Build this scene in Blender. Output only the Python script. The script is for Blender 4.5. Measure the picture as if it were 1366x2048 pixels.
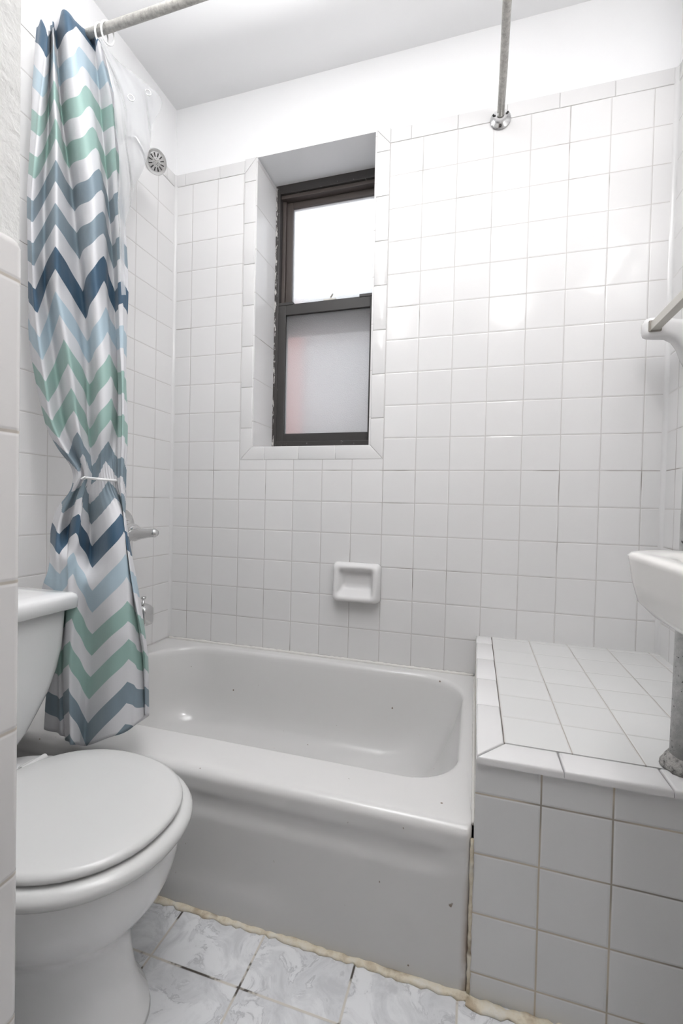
import bpy, bmesh, math, random
from mathutils import Vector, Matrix, noise

for o in list(bpy.data.objects):
    bpy.data.objects.remove(o, do_unlink=True)
SC = bpy.context.scene
COL = SC.collection

# ------------------------------------------------------------------ camera
cam_d = bpy.data.cameras.new('camera')
cam = bpy.data.objects.new('camera', cam_d)
COL.objects.link(cam)
cam_d.sensor_fit = 'HORIZONTAL'
cam_d.sensor_width = 36.0
cam_d.lens = 902.82 / 1366 * 36.0
cam_d.clip_start = 0.02
r = ((0.95806495, -0.02709584, 0.28526718),
     (0.28567938, 0.01272374, -0.95824078),
     (0.02233467, 0.99955186, 0.01993089))
cam.matrix_world = Matrix((
    (r[0][0], r[0][1], r[0][2], 1.3955),
    (r[1][0], r[1][1], r[1][2], -1.7844),
    (r[2][0], r[2][1], r[2][2], 0.9813),
    (0, 0, 0, 1)))
SC.camera = cam

# ------------------------------------------------------------------ world and light
W = bpy.data.worlds.new('daylight'); SC.world = W
W.use_nodes = True
W.node_tree.nodes['Background'].inputs[0].default_value = (0.93, 0.96, 1.0, 1)
W.node_tree.nodes['Background'].inputs[1].default_value = 1.5
SC.view_settings.view_transform = 'Standard'
SC.view_settings.look = 'None'
SC.view_settings.gamma = 1.0
SC.view_settings.use_curve_mapping = False
SC.view_settings.exposure = 0.57
LAMP_GLOBE = 56.0
LAMP_VANITY = 17.0
BOUNCE = 17.5
CEIL_Z = 2.76

def area(name, loc, target, size, power, col=(1, 1, 1)):
    d = bpy.data.lights.new(name, 'AREA'); d.shape = 'RECTANGLE'
    d.size, d.size_y = size; d.energy = power; d.color = col
    o = bpy.data.objects.new(name, d); COL.objects.link(o)
    o.location = loc
    o.rotation_euler = (Vector(target) - Vector(loc)).to_track_quat('-Z', 'Y').to_euler()
    return o

# added fill light, turned up to bounce soft light off the ceiling
fl = area('bounce_fill', (.95, -1.22, 2.0), (.9, -1.18, CEIL_Z), (.18, .18), BOUNCE)
fl.data.spread = math.radians(110)

# ------------------------------------------------------------------ sizes (metres)
T = 0.12921
XL, XR = 0.0375, 2.006
ROW0 = 1.1151
TOPZ = ROW0 + 10 * T
CAPZ = TOPZ + 0.055
CEIL = 2.761
FY = -0.858

# ------------------------------------------------------------------ helpers
def tag(o, label=None, cat=None, group=None, kind=None):
    if label: o['label'] = label
    if cat: o['category'] = cat
    if group: o['group'] = group
    if kind: o['kind'] = kind
    return o

def empty(name, loc, label=None, cat=None, group=None):
    o = bpy.data.objects.new(name, None); COL.objects.link(o)
    o.location = loc; o.empty_display_size = .05
    return tag(o, label, cat, group)

def obj(name, bm, mat, parent=None, smooth=False, angle=None):
    me = bpy.data.meshes.new(name)
    bmesh.ops.recalc_face_normals(bm, faces=bm.faces)
    bm.to_mesh(me); bm.free()
    o = bpy.data.objects.new(name, me); COL.objects.link(o)
    mats = mat if isinstance(mat, (list, tuple)) else [mat]
    for m in mats: me.materials.append(m)
    if smooth or angle is not None:
        me.shade_smooth()
        if angle is not None:
            me.set_sharp_from_angle(angle=math.radians(angle))
    if parent:
        o.parent = parent
        base = Vector(parent.location)
        if parent.parent: base = Vector((0, 0, 0)) if parent.type == 'MESH' else base
        o.matrix_parent_inverse = Matrix.Translation(-base)
        if parent.parent and parent.type == 'MESH': o.matrix_parent_inverse = Matrix.Identity(4)
    return o

def struct(name, bm, mat, parent=None, **k):
    o = obj(name, bm, mat, parent, **k); o['kind'] = 'structure'
    return o

def box(bm, x0, x1, y0, y1, z0, z1, bev=0.0, seg=2):
    vs = [bm.verts.new((x, y, z)) for x in (x0, x1) for y in (y0, y1) for z in (z0, z1)]
    q = [(0, 1, 3, 2), (4, 6, 7, 5), (0, 4, 5, 1), (2, 3, 7, 6), (0, 2, 6, 4), (1, 5, 7, 3)]
    fs = [bm.faces.new([vs[i] for i in f]) for f in q]
    if bev:
        es = set(e for f in fs for e in f.edges)
        bmesh.ops.recalc_face_normals(bm, faces=fs)
        bmesh.ops.bevel(bm, geom=list(es), offset=bev, segments=seg, profile=.5, affect='EDGES')
    return vs

def prism(bm, pts, fn):
    """pts: 2-D polygon, fn(p, k) -> 3-D for k = 0, 1"""
    a = [bm.verts.new(fn(p, 0)) for p in pts]; b = [bm.verts.new(fn(p, 1)) for p in pts]
    n = len(pts)
    bm.faces.new(a); bm.faces.new(b[::-1])
    for i in range(n):
        bm.faces.new((a[i], a[(i + 1) % n], b[(i + 1) % n], b[i]))

def loft(bm, rings, cap0=True, cap1=True):
    vr = [[bm.verts.new(p) for p in rg] for rg in rings]
    n = len(vr[0])
    for a, b in zip(vr, vr[1:]):
        for i in range(n):
            j = (i + 1) % n
            bm.faces.new((a[i], a[j], b[j], b[i]))
    if cap0: bm.faces.new(vr[0][::-1])
    if cap1: bm.faces.new(vr[-1])
    return vr

def frame_of(d):
    d = d.normalized()
    u = d.cross(Vector((0, 0, 1)))
    if u.length < 1e-3: u = Vector((1, 0, 0))
    u.normalize()
    return u, u.cross(d).normalized()

def tube(bm, pts, rad, n=16, caps=True, sx=1.0):
    pts = [Vector(p) for p in pts]
    rings = []
    u = None
    for i, p in enumerate(pts):
        d = (pts[min(i + 1, len(pts) - 1)] - pts[max(i - 1, 0)]).normalized()
        if u is None: u, v = frame_of(d)
        else:
            u = (u - d * u.dot(d)).normalized(); v = u.cross(d).normalized()
        rr = rad[i] if isinstance(rad, (list, tuple)) else rad
        rings.append([p + u * rr * sx * math.cos(2 * math.pi * k / n) + v * rr * math.sin(2 * math.pi * k / n) for k in range(n)])
    loft(bm, rings, caps, caps)

def lathe(bm, prof, origin, axis, n=32):
    axis = Vector(axis).normalized(); u, v = frame_of(axis); o = Vector(origin)
    rings = [[o + axis * h + (u * math.cos(2 * math.pi * k / n) + v * math.sin(2 * math.pi * k / n)) * max(rr, 1e-4) for k in range(n)] for rr, h in prof]
    loft(bm, rings, True, True)

def rrect(x0, x1, y0, y1, rad, nc=8, ns=10, rads=None):
    """rounded rectangle, counter-clockwise, constant point count; rads = (SW, SE, NE, NW)"""
    rads = rads or (rad,) * 4
    cs = [(x0, y0, math.pi, rads[0]), (x1, y0, 1.5 * math.pi, rads[1]), (x1, y1, 0, rads[2]), (x0, y1, .5 * math.pi, rads[3])]
    sg = [(1, 1), (-1, 1), (-1, -1), (1, -1)]
    arcs = []
    for (cx, cy, a0, rr), (sx, sy) in zip(cs, sg):
        ox, oy = cx + sx * rr, cy + sy * rr
        arcs.append([(ox + rr * math.cos(a0 + .5 * math.pi * k / nc), oy + rr * math.sin(a0 + .5 * math.pi * k / nc)) for k in range(nc + 1)])
    out = []
    for i in range(4):
        a = arcs[i]; b = arcs[(i + 1) % 4]
        out += a
        p, q = a[-1], b[0]
        for k in range(1, ns):
            t = k / ns
            out.append((p[0] + (q[0] - p[0]) * t, p[1] + (q[1] - p[1]) * t))
    return out

# ------------------------------------------------------------------ materials
def srgb(h):
    c = [int(h[i:i + 2], 16) / 255 for i in (0, 2, 4)]
    return tuple(x / 12.92 if x <= .04045 else ((x + .055) / 1.055) ** 2.4 for x in c) + (1,)

class NT:
    def __init__(s, name):
        s.m = bpy.data.materials.new(name); s.m.use_nodes = True
        s.t = s.m.node_tree; s.n = s.t.nodes
        s.b = s.n['Principled BSDF']; s.out = s.n['Material Output']
    def new(s, k, **kw):
        n = s.n.new(k)
        for a, b in kw.items(): setattr(n, a, b)
        return n
    def link(s, a, b): s.t.links.new(a, b)
    def put(s, sock, v):
        if hasattr(v, 'node'): s.link(v, sock)
        else: sock.default_value = v
    def math(s, op, a, b=0.0, c=0.0, clamp=False):
        n = s.new('ShaderNodeMath', operation=op, use_clamp=clamp)
        s.put(n.inputs[0], a); s.put(n.inputs[1], b)
        if len(n.inputs) > 2: s.put(n.inputs[2], c)
        return n.outputs[0]
    def mix(s, f, a, b):
        n = s.new('ShaderNodeMix', data_type='RGBA')
        s.put(n.inputs[0], f); s.put(n.inputs[6], a); s.put(n.inputs[7], b)
        return n.outputs[2]
    def coord(s):
        return s.new('ShaderNodeTexCoord').outputs['Object']
    def noise(s, vec, scale, detail=3, rough=.5):
        n = s.new('ShaderNodeTexNoise'); s.link(vec, n.inputs['Vector'])
        n.inputs['Scale'].default_value = scale; n.inputs['Detail'].default_value = detail
        n.inputs['Roughness'].default_value = rough
        return n.outputs['Fac']
    def ramp(s, f, stops, interp='LINEAR'):
        n = s.new('ShaderNodeValToRGB'); s.link(f, n.inputs[0])
        cr = n.color_ramp; cr.interpolation = interp
        while len(cr.elements) < len(stops): cr.elements.new(.5)
        for e, (p, c) in zip(cr.elements, stops):
            e.position = p; e.color = c if len(c) == 4 else tuple(c) + (1,)
        return n.outputs[0]
    def maprange(s, v, a, b, c=0.0, d=1.0, smooth=True):
        n = s.new('ShaderNodeMapRange', interpolation_type='SMOOTHSTEP' if smooth else 'LINEAR')
        s.put(n.inputs[0], v)
        for i, x in enumerate((a, b, c, d)): n.inputs[1 + i].default_value = x
        return n.outputs[0]
    def bump(s, h, strength=.3, dist=.01, normal=None):
        n = s.new('ShaderNodeBump'); s.link(h, n.inputs['Height'])
        n.inputs['Strength'].default_value = strength; n.inputs['Distance'].default_value = dist
        if normal: s.link(normal, n.inputs['Normal'])
        return n.outputs[0]
    def done(s, col=None, rough=None, normal=None, metal=None, coat=None):
        if col is not None: s.put(s.b.inputs['Base Color'], col)
        if rough is not None: s.put(s.b.inputs['Roughness'], rough)
        if metal is not None: s.put(s.b.inputs['Metallic'], metal)
        if coat is not None: s.put(s.b.inputs['Coat Weight'], coat)
        if normal is not None: s.link(normal, s.b.inputs['Normal'])
        return s.m

def plain(name, hexcol, rough=.4, metal=0.0, nscale=0, nstr=0.05, var=0.0, dist=.004):
    s = NT(name); c = srgb(hexcol); nor = None; col = c
    if nscale:
        co = s.coord(); n = s.noise(co, nscale, 4)
        nor = s.bump(n, nstr, dist)
        if var:
            col = s.mix(s.maprange(n, .35, .7), c, tuple(x * (1 - var) for x in c[:3]) + (1,))
    return s.done(col, rough, nor, metal)

def grid_lines(s, co, axes, pitch, off):
    sep = s.new('ShaderNodeSeparateXYZ'); s.link(co, sep.inputs[0])
    ds, ids = [], []
    for ax, p, o in zip(axes, pitch, off):
        if p is None: continue
        q = s.math('DIVIDE', s.math('SUBTRACT', sep.outputs[ax], o), p)
        fr = s.math('FRACT', q)
        d = s.math('MULTIPLY', s.math('SUBTRACT', .5, s.math('ABSOLUTE', s.math('SUBTRACT', fr, .5))), p)
        ds.append(d); ids.append(s.math('FLOOR', q))
    return ds, ids, sep

def tile_mat(name, axes=(0, 2), pitch=(T, T), off=(0.0, ROW0), tile='e4e3e3', grout='c3c0be', gw=.0011, rough=.13,
             dirty='87827c', dirt=.25, faint=(1, 1), wob=.0):
    s = NT(name); co = s.coord()
    if wob:
        nv = s.new('ShaderNodeTexNoise'); s.link(co, nv.inputs['Vector']); nv.inputs['Scale'].default_value = 6
        sub = s.new('ShaderNodeVectorMath', operation='MULTIPLY_ADD')
        s.link(nv.outputs['Color'], sub.inputs[0]); sub.inputs[1].default_value = (wob,) * 3; s.link(co, sub.inputs[2])
        co2 = sub.outputs[0]
    else: co2 = co
    ds, ids, sep = grid_lines(s, co2, axes, pitch, off)
    fs = [x for x, p in zip(faint, pitch) if p is not None]
    masks = [s.math('MULTIPLY', s.maprange(d, gw * .6, gw * 1.7, 1.0, 0.0), f) for d, f in zip(ds, fs)]
    g = masks[0] if len(masks) == 1 else s.math('MAXIMUM', masks[0], masks[1])
    dm = ds[0] if len(ds) == 1 else s.math('MINIMUM', ds[0], ds[1])
    comb = s.new('ShaderNodeCombineXYZ')
    for i, q in enumerate(ids): s.link(q, comb.inputs[i])
    wn = s.new('ShaderNodeTexWhiteNoise'); s.link(comb.outputs[0], wn.inputs['Vector'])
    tc = srgb(tile)
    tc2 = tuple(x * .965 for x in tc[:3]) + (1,)
    tcol = s.mix(wn.outputs['Value'], tc, tc2)
    gn = s.noise(co, 5.0, 3)
    gcol = s.mix(s.maprange(gn, .62 - dirt * .3, .72), srgb(grout), srgb(dirty))
    col = s.mix(g, tcol, gcol)
    # pillowed tile edges and a slightly wavy glaze
    h = s.maprange(dm, gw * .8, gw * 1.2 + .0035, 0.0, 1.0)
    nb = s.noise(co, 7.0, 2, .4)
    tilt = s.math('MULTIPLY', wn.outputs['Value'], 0.0)
    nor = s.bump(h, .55, .0012)
    nor = s.bump(nb, .12, .01, nor)
    rg = s.maprange(g, 0, 1, rough, .65)
    s.b.inputs['Specular IOR Level'].default_value = .36
    return s.done(col, rg, nor)

M = {}
M['wall_tile'] = tile_mat('wall_tile_back')
M['left_tile'] = tile_mat('wall_tile_left', axes=(1, 2), off=(-0.1167, ROW0), tile='e4e3e3')
M['right_tile'] = tile_mat('wall_tile_right', axes=(1, 2), off=(-0.085, ROW0 - .001), tile='e4e3e3')
M['part_tile'] = tile_mat('wall_tile_partition', axes=(1, 2), pitch=(None, .1727), off=(0, .538), tile='d3d1d0', grout='b5aea5', gw=.0016, wob=.004, rough=.12)
M['trim_tile'] = plain('glazed_trim_tile', 'dedddd', .09, nscale=9, nstr=.06)
M['reveal_tile'] = tile_mat('wall_tile_reveal', axes=(1, 2), pitch=(None, .186), off=(0, 1.33), tile='dedddd', grout='bfbcba')
M['bench_top'] = tile_mat('bench_top_tile', axes=(0, 1), pitch=(.1282, .1285), off=(1.4655, -.667), tile='d8d8d7', grout='aaa59e', gw=.0011, dirt=.5, faint=(1, .45))
M['bench_face'] = tile_mat('bench_face_tile', axes=(0, 2), pitch=(.1222, .1205), off=(1.5305, .0525), tile='dddddd', grout='c2b8a8', gw=.0014, dirt=.55, wob=.002)
M['paint'] = plain('white_wall_paint', 'f0f0f1', .55, nscale=14, nstr=.08)
M['ceiling'] = plain('ceiling_paint', 'efeff0', .6, nscale=5, nstr=.05)
M['porcelain'] = plain('white_porcelain', 'dfdfe0', .09, nscale=5, nstr=.03)
M['toilet_white'] = plain('toilet_porcelain', 'ececec', .12, nscale=5, nstr=.03)
M['seat_white'] = plain('toilet_seat_paint', 'd0d0cf', .22, nscale=40, nstr=.04)
M['sink_white'] = plain('sink_porcelain', 'e6e4e1', .12, nscale=4, nstr=.05)
M['chrome'] = plain('chrome', 'd8d8d8', .12, 1.0)
M['dark_rubber'] = plain('dark_rubber', '2c2c2c', .6)
M['nickel'] = plain('brushed_bar', 'c9c6bf', .35, .35)
M['socket_dark'] = plain('socket_grey_metal', '87817a', .5, .2)  # darker warm grey metal for the bar sockets
M['hall_paint'] = plain('grey_hall_paint', '7e7c79', .6)
M['door_wood'] = plain('dark_stained_door', '6b4f3b', .4, nscale=12, nstr=.1)
M['grout'] = plain('pale_grout', 'c4c2c0', .7)
M['caulk'] = plain('white_caulk', 'dcdad6', .5, nscale=60, nstr=.3)
M['cord'] = plain('white_cord', 'e6e6e6', .7, nscale=200, nstr=.4)

# rough plaster on the near wall
s = NT('rough_plaster'); co = s.coord()
n1 = s.noise(co, 28, 5, .6); n2 = s.noise(co, 6, 3, .5)
h = s.math('ADD', s.math('MULTIPLY', n1, .5), n2)
M['plaster'] = s.done(srgb('dddddb'), .7, s.bump(h, .8, .012))

# tub enamel
s = NT('tub_enamel'); co = s.coord()
chips = s.maprange(s.noise(co, 60, 1, .3), .80, .84)
col = s.mix(chips, srgb('d6d5d4'), srgb('8c7f74'))
sep = s.new('ShaderNodeSeparateXYZ'); s.link(co, sep.inputs[0])
rust = s.math('MULTIPLY', s.maprange(sep.outputs[0], 1.385, 1.404), s.maprange(sep.outputs[1], -.83, -.85))
rust = s.math('MULTIPLY', rust, s.maprange(s.noise(co, 12, 4), .35, .6))
rust = s.math('MULTIPLY', rust, s.maprange(sep.outputs[2], .30, .05, .15, .9))
col = s.mix(rust, col, srgb('9a8674'))
M['tub'] = s.done(col, .13, s.bump(s.noise(co, 4, 2), .05, .01))

# galvanised rod
s = NT('weathered_rod_metal'); co = s.coord()
n1 = s.noise(co, 90, 5, .7)
M['rod'] = s.done(s.ramp(n1, [(.3, srgb('8d8b87')), (.7, srgb('bdbbb6'))]), .42, s.bump(n1, .15, .002), .35)

# silver-painted riser pipe with dark pits
s = NT('silver_painted_pipe'); co = s.coord()
n1 = s.noise(co, 55, 6, .7); n2 = s.noise(co, 120, 2, .5)
c1 = s.ramp(n1, [(.3, srgb('9c9c9c')), (.7, srgb('c0c0bf'))])
pit = s.maprange(n2, .655, .70)
M['pipe'] = s.done(s.mix(pit, c1, srgb('3c3b3a')), .5, s.bump(n1, .5, .006), .25)
s = NT('pipe_collar_crust'); co = s.coord(); n1 = s.noise(co, 70, 5, .8)
M['crust'] = s.done(s.ramp(n1, [(.33, srgb('4c4a48')), (.52, srgb('bdbbb8'))]), .7, s.bump(n1, 1, .01))

# window frame: old dark paint with white flecks
def frame_mat(name, base, flecks=True):
    s = NT(name); co = s.coord()
    col = srgb(base)
    if flecks:
        sep = s.new('ShaderNodeSeparateXYZ'); s.link(co, sep.inputs[0])
        ex = s.maprange(sep.outputs[0], .456, .468, 1, 0)
        mp = s.new('ShaderNodeMapping'); s.link(co, mp.inputs[0]); mp.inputs['Scale'].default_value = (2.5, 1, .6)
        fl = s.math('ADD', s.noise(mp.outputs[0], 60, 5, .65), s.math('MULTIPLY', ex, .17))
        col = s.mix(s.maprange(fl, .68, .70), srgb(base), srgb('c9c7c4'))
    n = s.noise(co, 30, 4)
    return s.done(col, .45, s.bump(n, .3, .004))
M['frame'] = frame_mat('dark_window_paint', '3a3736')
M['sash'] = frame_mat('dark_sash_paint', '383635', False)
M['track'] = plain('brown_window_track', '4c4441', .5)

# frosted panes
def frosted(name, tint, rough, bstr):
    s = NT(name); co = s.coord()
    n = s.noise(co, 260, 3, .6)
    nor = s.bump(n, bstr, .004)
    tr = s.new('ShaderNodeBsdfTranslucent'); tr.inputs[0].default_value = tint
    s.link(nor, tr.inputs['Normal'])
    gl = s.new('ShaderNodeBsdfRefraction'); gl.inputs['Color'].default_value = tint; gl.inputs['Roughness'].default_value = rough
    gl.inputs['IOR'].default_value = 1.05; s.link(nor, gl.inputs['Normal'])
    mx = s.new('ShaderNodeMixShader'); mx.inputs[0].default_value = .55
    s.link(tr.outputs[0], mx.inputs[1]); s.link(gl.outputs[0], mx.inputs[2])
    gs = s.new('ShaderNodeBsdfGlossy'); gs.inputs['Roughness'].default_value = .25; s.link(nor, gs.inputs['Normal'])
    m2 = s.new('ShaderNodeMixShader'); m2.inputs[0].default_value = .05
    s.link(mx.outputs[0], m2.inputs[1]); s.link(gs.outputs[0], m2.inputs[2])
    s.link(m2.outputs[0], s.out.inputs[0])
    return s.m
M['pane'] = frosted('frosted_glass', (.95, .96, .97, 1), .22, .6)

# marbled floor tiles
FP = .2114
s = NT('marble_floor_tile'); co = s.coord()
ds, ids, sep = grid_lines(s, co, (0, 1), (FP, FP), (.752, -.984))
gw = .0022
mx_ = [s.maprange(d, gw * .5, gw * 1.6, 1.0, 0.0) for d in ds]
g = s.math('MAXIMUM', mx_[0], mx_[1])
comb = s.new('ShaderNodeCombineXYZ')
for i, q in enumerate(ids): s.link(q, comb.inputs[i])
wn = s.new('ShaderNodeTexWhiteNoise'); s.link(comb.outputs[0], wn.inputs['Vector'])
vm = s.new('ShaderNodeVectorMath', operation='MULTIPLY_ADD')
s.link(wn.outputs['Color'], vm.inputs[0]); vm.inputs[1].default_value = (3, 3, 3); s.link(co, vm.inputs[2])
nz = s.new('ShaderNodeTexNoise'); s.link(vm.outputs[0], nz.inputs['Vector']); nz.inputs['Scale'].default_value = 13; nz.inputs['Detail'].default_value = 7
nz.inputs['Roughness'].default_value = .62; nz.inputs['Distortion'].default_value = 1.0
vein = s.math('ABSOLUTE', s.math('SUBTRACT', nz.outputs['Fac'], .5))
veins = s.math('MULTIPLY', s.maprange(vein, .0, .03, 1, 0), s.maprange(s.noise(vm.outputs[0], 14, 3), .42, .62, 0, .5))
base = s.ramp(nz.outputs['Fac'], [(.36, srgb('c9cacd')), (.58, srgb('e3e4e6'))])
col = s.mix(veins, base, srgb('9c9da2'))
gn = s.noise(co, 11, 4, .6)
gcol = s.mix(s.maprange(gn, .50, .56), srgb('c9c4bc'), srgb('4a453f'))
col = s.mix(g, col, gcol)
M['floor'] = s.done(col, s.maprange(g, 0, 1, .22, .7), s.bump(s.math('SUBTRACT', 1.0, g), .5, .001))

# yellowed floor caulk
s = NT('yellowed_caulk'); co = s.coord(); n1 = s.noise(co, 22, 5, .6); n2 = s.noise(co, 9, 3)
c1 = s.ramp(n1, [(.35, srgb('b6a68e')), (.5, srgb('d8cfbb')), (.65, srgb('dcd8ce'))])
c1 = s.mix(s.maprange(n2, .62, .70), c1, srgb('7a6a58'))
M['old_caulk'] = s.done(c1, .6, s.bump(n1, .8, .006))

# chevron cloth: V counts stripes, even width of colour and white
s = NT('chevron_curtain_cloth')
uv = s.new('ShaderNodeUVMap'); uv.uv_map = 'UVMap'
sep = s.new('ShaderNodeSeparateXYZ'); s.link(uv.outputs[0], sep.inputs[0])
k = s.math('MULTIPLY', sep.outputs[1], 20.0)
k5 = s.math('ADD', k, .5)
fr = s.math('ABSOLUTE', s.math('SUBTRACT', s.math('FRACT', k5), .5))
on = s.maprange(fr, .243, .257, 1, 0)
idx = s.math('DIVIDE', s.math('ADD', s.math('MODULO', s.math('FLOOR', s.math('ADD', k5, 6.0)), 6.0), .5), 6.0)
stripe = s.ramp(idx, [(0, srgb('3c5b74')), (1 / 6, srgb('b2c5d0')), (2 / 6, srgb('9bb9b2')), (3 / 6, srgb('9bb9b2')), (4 / 6, srgb('8495a0')), (5 / 6, srgb('8495a0'))], 'CONSTANT')
col = s.mix(on, srgb('dcdcdf'), stripe)
co = s.coord()
nor = s.bump(s.noise(co, 18, 3, .5), .25, .01)
nor = s.bump(s.noise(co, 900, 2, .5), .08, .001, nor)
dif = s.b; s.put(dif.inputs['Base Color'], col); dif.inputs['Roughness'].default_value = .6
dif.inputs['Sheen Weight'].default_value = .15
s.link(nor, dif.inputs['Normal'])
tl = s.new('ShaderNodeBsdfTranslucent'); s.link(col, tl.inputs[0])
mx = s.new('ShaderNodeMixShader'); mx.inputs[0].default_value = .22
s.link(dif.outputs[0], mx.inputs[1]); s.link(tl.outputs[0], mx.inputs[2]); s.link(mx.outputs[0], s.out.inputs[0])
M['cloth'] = s.m

# clear vinyl liner
s = NT('clear_vinyl'); co = s.coord()
mp = s.new('ShaderNodeMapping'); s.link(co, mp.inputs[0]); mp.inputs['Scale'].default_value = (1, 1, .45)
nor = s.bump(s.noise(mp.outputs[0], 9, 2, .5), .45, .03)
tp = s.new('ShaderNodeBsdfTransparent'); tp.inputs[0].default_value = (.97, .975, .98, 1)
df = s.new('ShaderNodeBsdfDiffuse'); df.inputs[0].default_value = (.85, .86, .88, 1)
tl = s.new('ShaderNodeBsdfTranslucent'); tl.inputs[0].default_value = (.85, .86, .88, 1)
gs = s.new('ShaderNodeBsdfGlossy'); gs.inputs['Roughness'].default_value = .12; s.link(nor, gs.inputs['Normal'])
a = s.new('ShaderNodeMixShader'); a.inputs[0].default_value = .5; s.link(df.outputs[0], a.inputs[1]); s.link(tl.outputs[0], a.inputs[2])
b = s.new('ShaderNodeMixShader'); b.inputs[0].default_value = .42; s.link(tp.outputs[0], b.inputs[1]); s.link(a.outputs[0], b.inputs[2])
lw = s.new('ShaderNodeFresnel'); lw.inputs[0].default_value = 1.45; s.link(nor, lw.inputs['Normal'])
c = s.new('ShaderNodeMixShader'); s.link(s.math('MULTIPLY', lw.outputs[0], .9, clamp=True), c.inputs[0]); s.link(b.outputs[0], c.inputs[1]); s.link(gs.outputs[0], c.inputs[2])
s.link(c.outputs[0], s.out.inputs[0])
M['vinyl'] = s.m

def emit(name, col, st):
    s = NT(name)
    s.b.inputs['Base Color'].default_value = (.9, .9, .9, 1)
    s.b.inputs['Emission Color'].default_value = col; s.b.inputs['Emission Strength'].default_value = st
    return s.m
M['globe'] = emit('lit_opal_glass', (1, .99, .985, 1), LAMP_GLOBE)
M['bulb'] = emit('lit_bulb', (1, .99, .985, 1), LAMP_VANITY)
M['outside_grey'] = plain('outside_grey_render', 'b2b2b0', .8, nscale=8, nstr=.3)
M['outside_brick'] = plain('outside_red_brick', 'cc948c', .8, nscale=8, nstr=.3)

# ------------------------------------------------------------------ room shell
WX0, WX1, WZ0, WZ1, WD = .447, .978, 1.219, 2.468, .19
BY = -3.25
# back wall: plaster body with the window opening
bm = bmesh.new()
for (x0, x1, z0, z1) in ((-.15, WX0, 0, CEIL + .1), (WX1, XR + .15, 0, CEIL + .1), (WX0, WX1, 0, WZ0), (WX0, WX1, WZ1, CEIL + .1)):
    box(bm, x0, x1, .004, .30, z0, z1)
wall_back = struct('wall_back', bm, M['paint'])
bm = bmesh.new()   # tile skin around the opening
for (x0, x1, z0, z1) in ((XL, .391, 0, TOPZ), (1.033, XR, 0, TOPZ), (.391, 1.033, 0, 1.161)):
    box(bm, x0, x1, 0.0, .006, z0, z1)
struct('tile_panel', bm, M['wall_tile'], wall_back)
bm = bmesh.new()   # grout bed behind the glazed trim pieces
for (x0, x1, z0, z1) in ((XL, .391, TOPZ, CAPZ - .002), (1.033, XR, TOPZ, CAPZ - .002), (.391, WX0 - .001, 1.161, WZ1 - .003), (WX1 + .001, 1.033, 1.161, WZ1 - .003), (WX0 - .001, WX1 + .001, 1.161, WZ0 - .004)):
    box(bm, x0, x1, .0008, .006, z0, z1)
struct('grout_bed', bm, M['grout'], wall_back)
# glazed cap course and window surround, one bevelled piece per tile
bm = bmesh.new()
gp = .0007
def piece(poly, y=-.0015, th=.008, b=.0035):
    # polygon in X/Z, bevelled
    t = bmesh.new()
    prism(t, poly, lambda p, k: (p[0], (y, y + th)[k], p[1]))
    bmesh.ops.recalc_face_normals(t, faces=t.faces)
    es = [e for e in t.edges if all(v.co.y < y + 1e-5 for v in e.verts)]
    bmesh.ops.bevel(t, geom=es, offset=b, segments=3, profile=.5, affect='EDGES')
    me = bpy.data.meshes.new('tmp'); t.to_mesh(me); t.free(); bm.from_mesh(me); bpy.data.meshes.remove(me)
def course(x0, x1, z0, z1, step, start):
    xs = [x0]; x = start
    while x < x1 - .01:
        if x > x0 + .01: xs.append(x)
        x += step
    xs.append(x1)
    for a, b_ in zip(xs, xs[1:]):
        piece([(a + gp, z0 + gp), (b_ - gp, z0 + gp), (b_ - gp, z1), (a + gp, z1)], b=.0025)
course(XL, .391, TOPZ, CAPZ, .176, .09)
course(1.033, XR, TOPZ, CAPZ, .176, 1.115)
def vcourse(x0, x1, z0, z1, step, start, mitre):
    zs = [z0]; z = start
    while z < z1 - .01:
        if z > z0 + .01: zs.append(z)
        z += step
    zs.append(z1)
    for a, b_ in zip(zs, zs[1:]):
        lo_in = a; p = [(x0 + gp, a + gp), (x1 - gp, a + gp), (x1 - gp, b_ - gp), (x0 + gp, b_ - gp)]
        if a == z0 and mitre == 'L': p[1] = (x1 - gp, a + .057)
        if a == z0 and mitre == 'R': p[0] = (x0 + gp, a + .057)
        if b_ == z1 and mitre == 'L': p[3] = (x0 + gp, TOPZ); 
        if b_ == z1 and mitre == 'R': p[2] = (x1 - gp, TOPZ)
        piece(p, b=.003)
vcourse(.391, WX0, 1.161, WZ1, .178, 1.30, 'L')
vcourse(WX1, 1.033, 1.161, WZ1, .176, 1.325, 'R')
xs = [.391, .508, .668, .832, 1.033]
for i, (a, b_) in enumerate(zip(xs, xs[1:])):
    p = [(a + gp, 1.161), (b_ - gp, 1.161), (b_ - gp, WZ0 - gp), (a + gp, WZ0 - gp)]
    if i == 0: p[3] = (a + .057, WZ0 - gp)
    if i == 3: p[2] = (b_ - .057, WZ0 - gp)
    piece(p, b=.003)
piece([(.391 + gp, TOPZ + gp), (WX0 - gp, WZ1 - gp), (.391 + gp, WZ1 - gp)], b=.001)
piece([(1.033 - gp, TOPZ + gp), (WX1 + gp, WZ1 - gp), (1.033 - gp, WZ1 - gp)], b=.001)
struct('trim_tiles', bm, M['trim_tile'], wall_back, angle=40)
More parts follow.
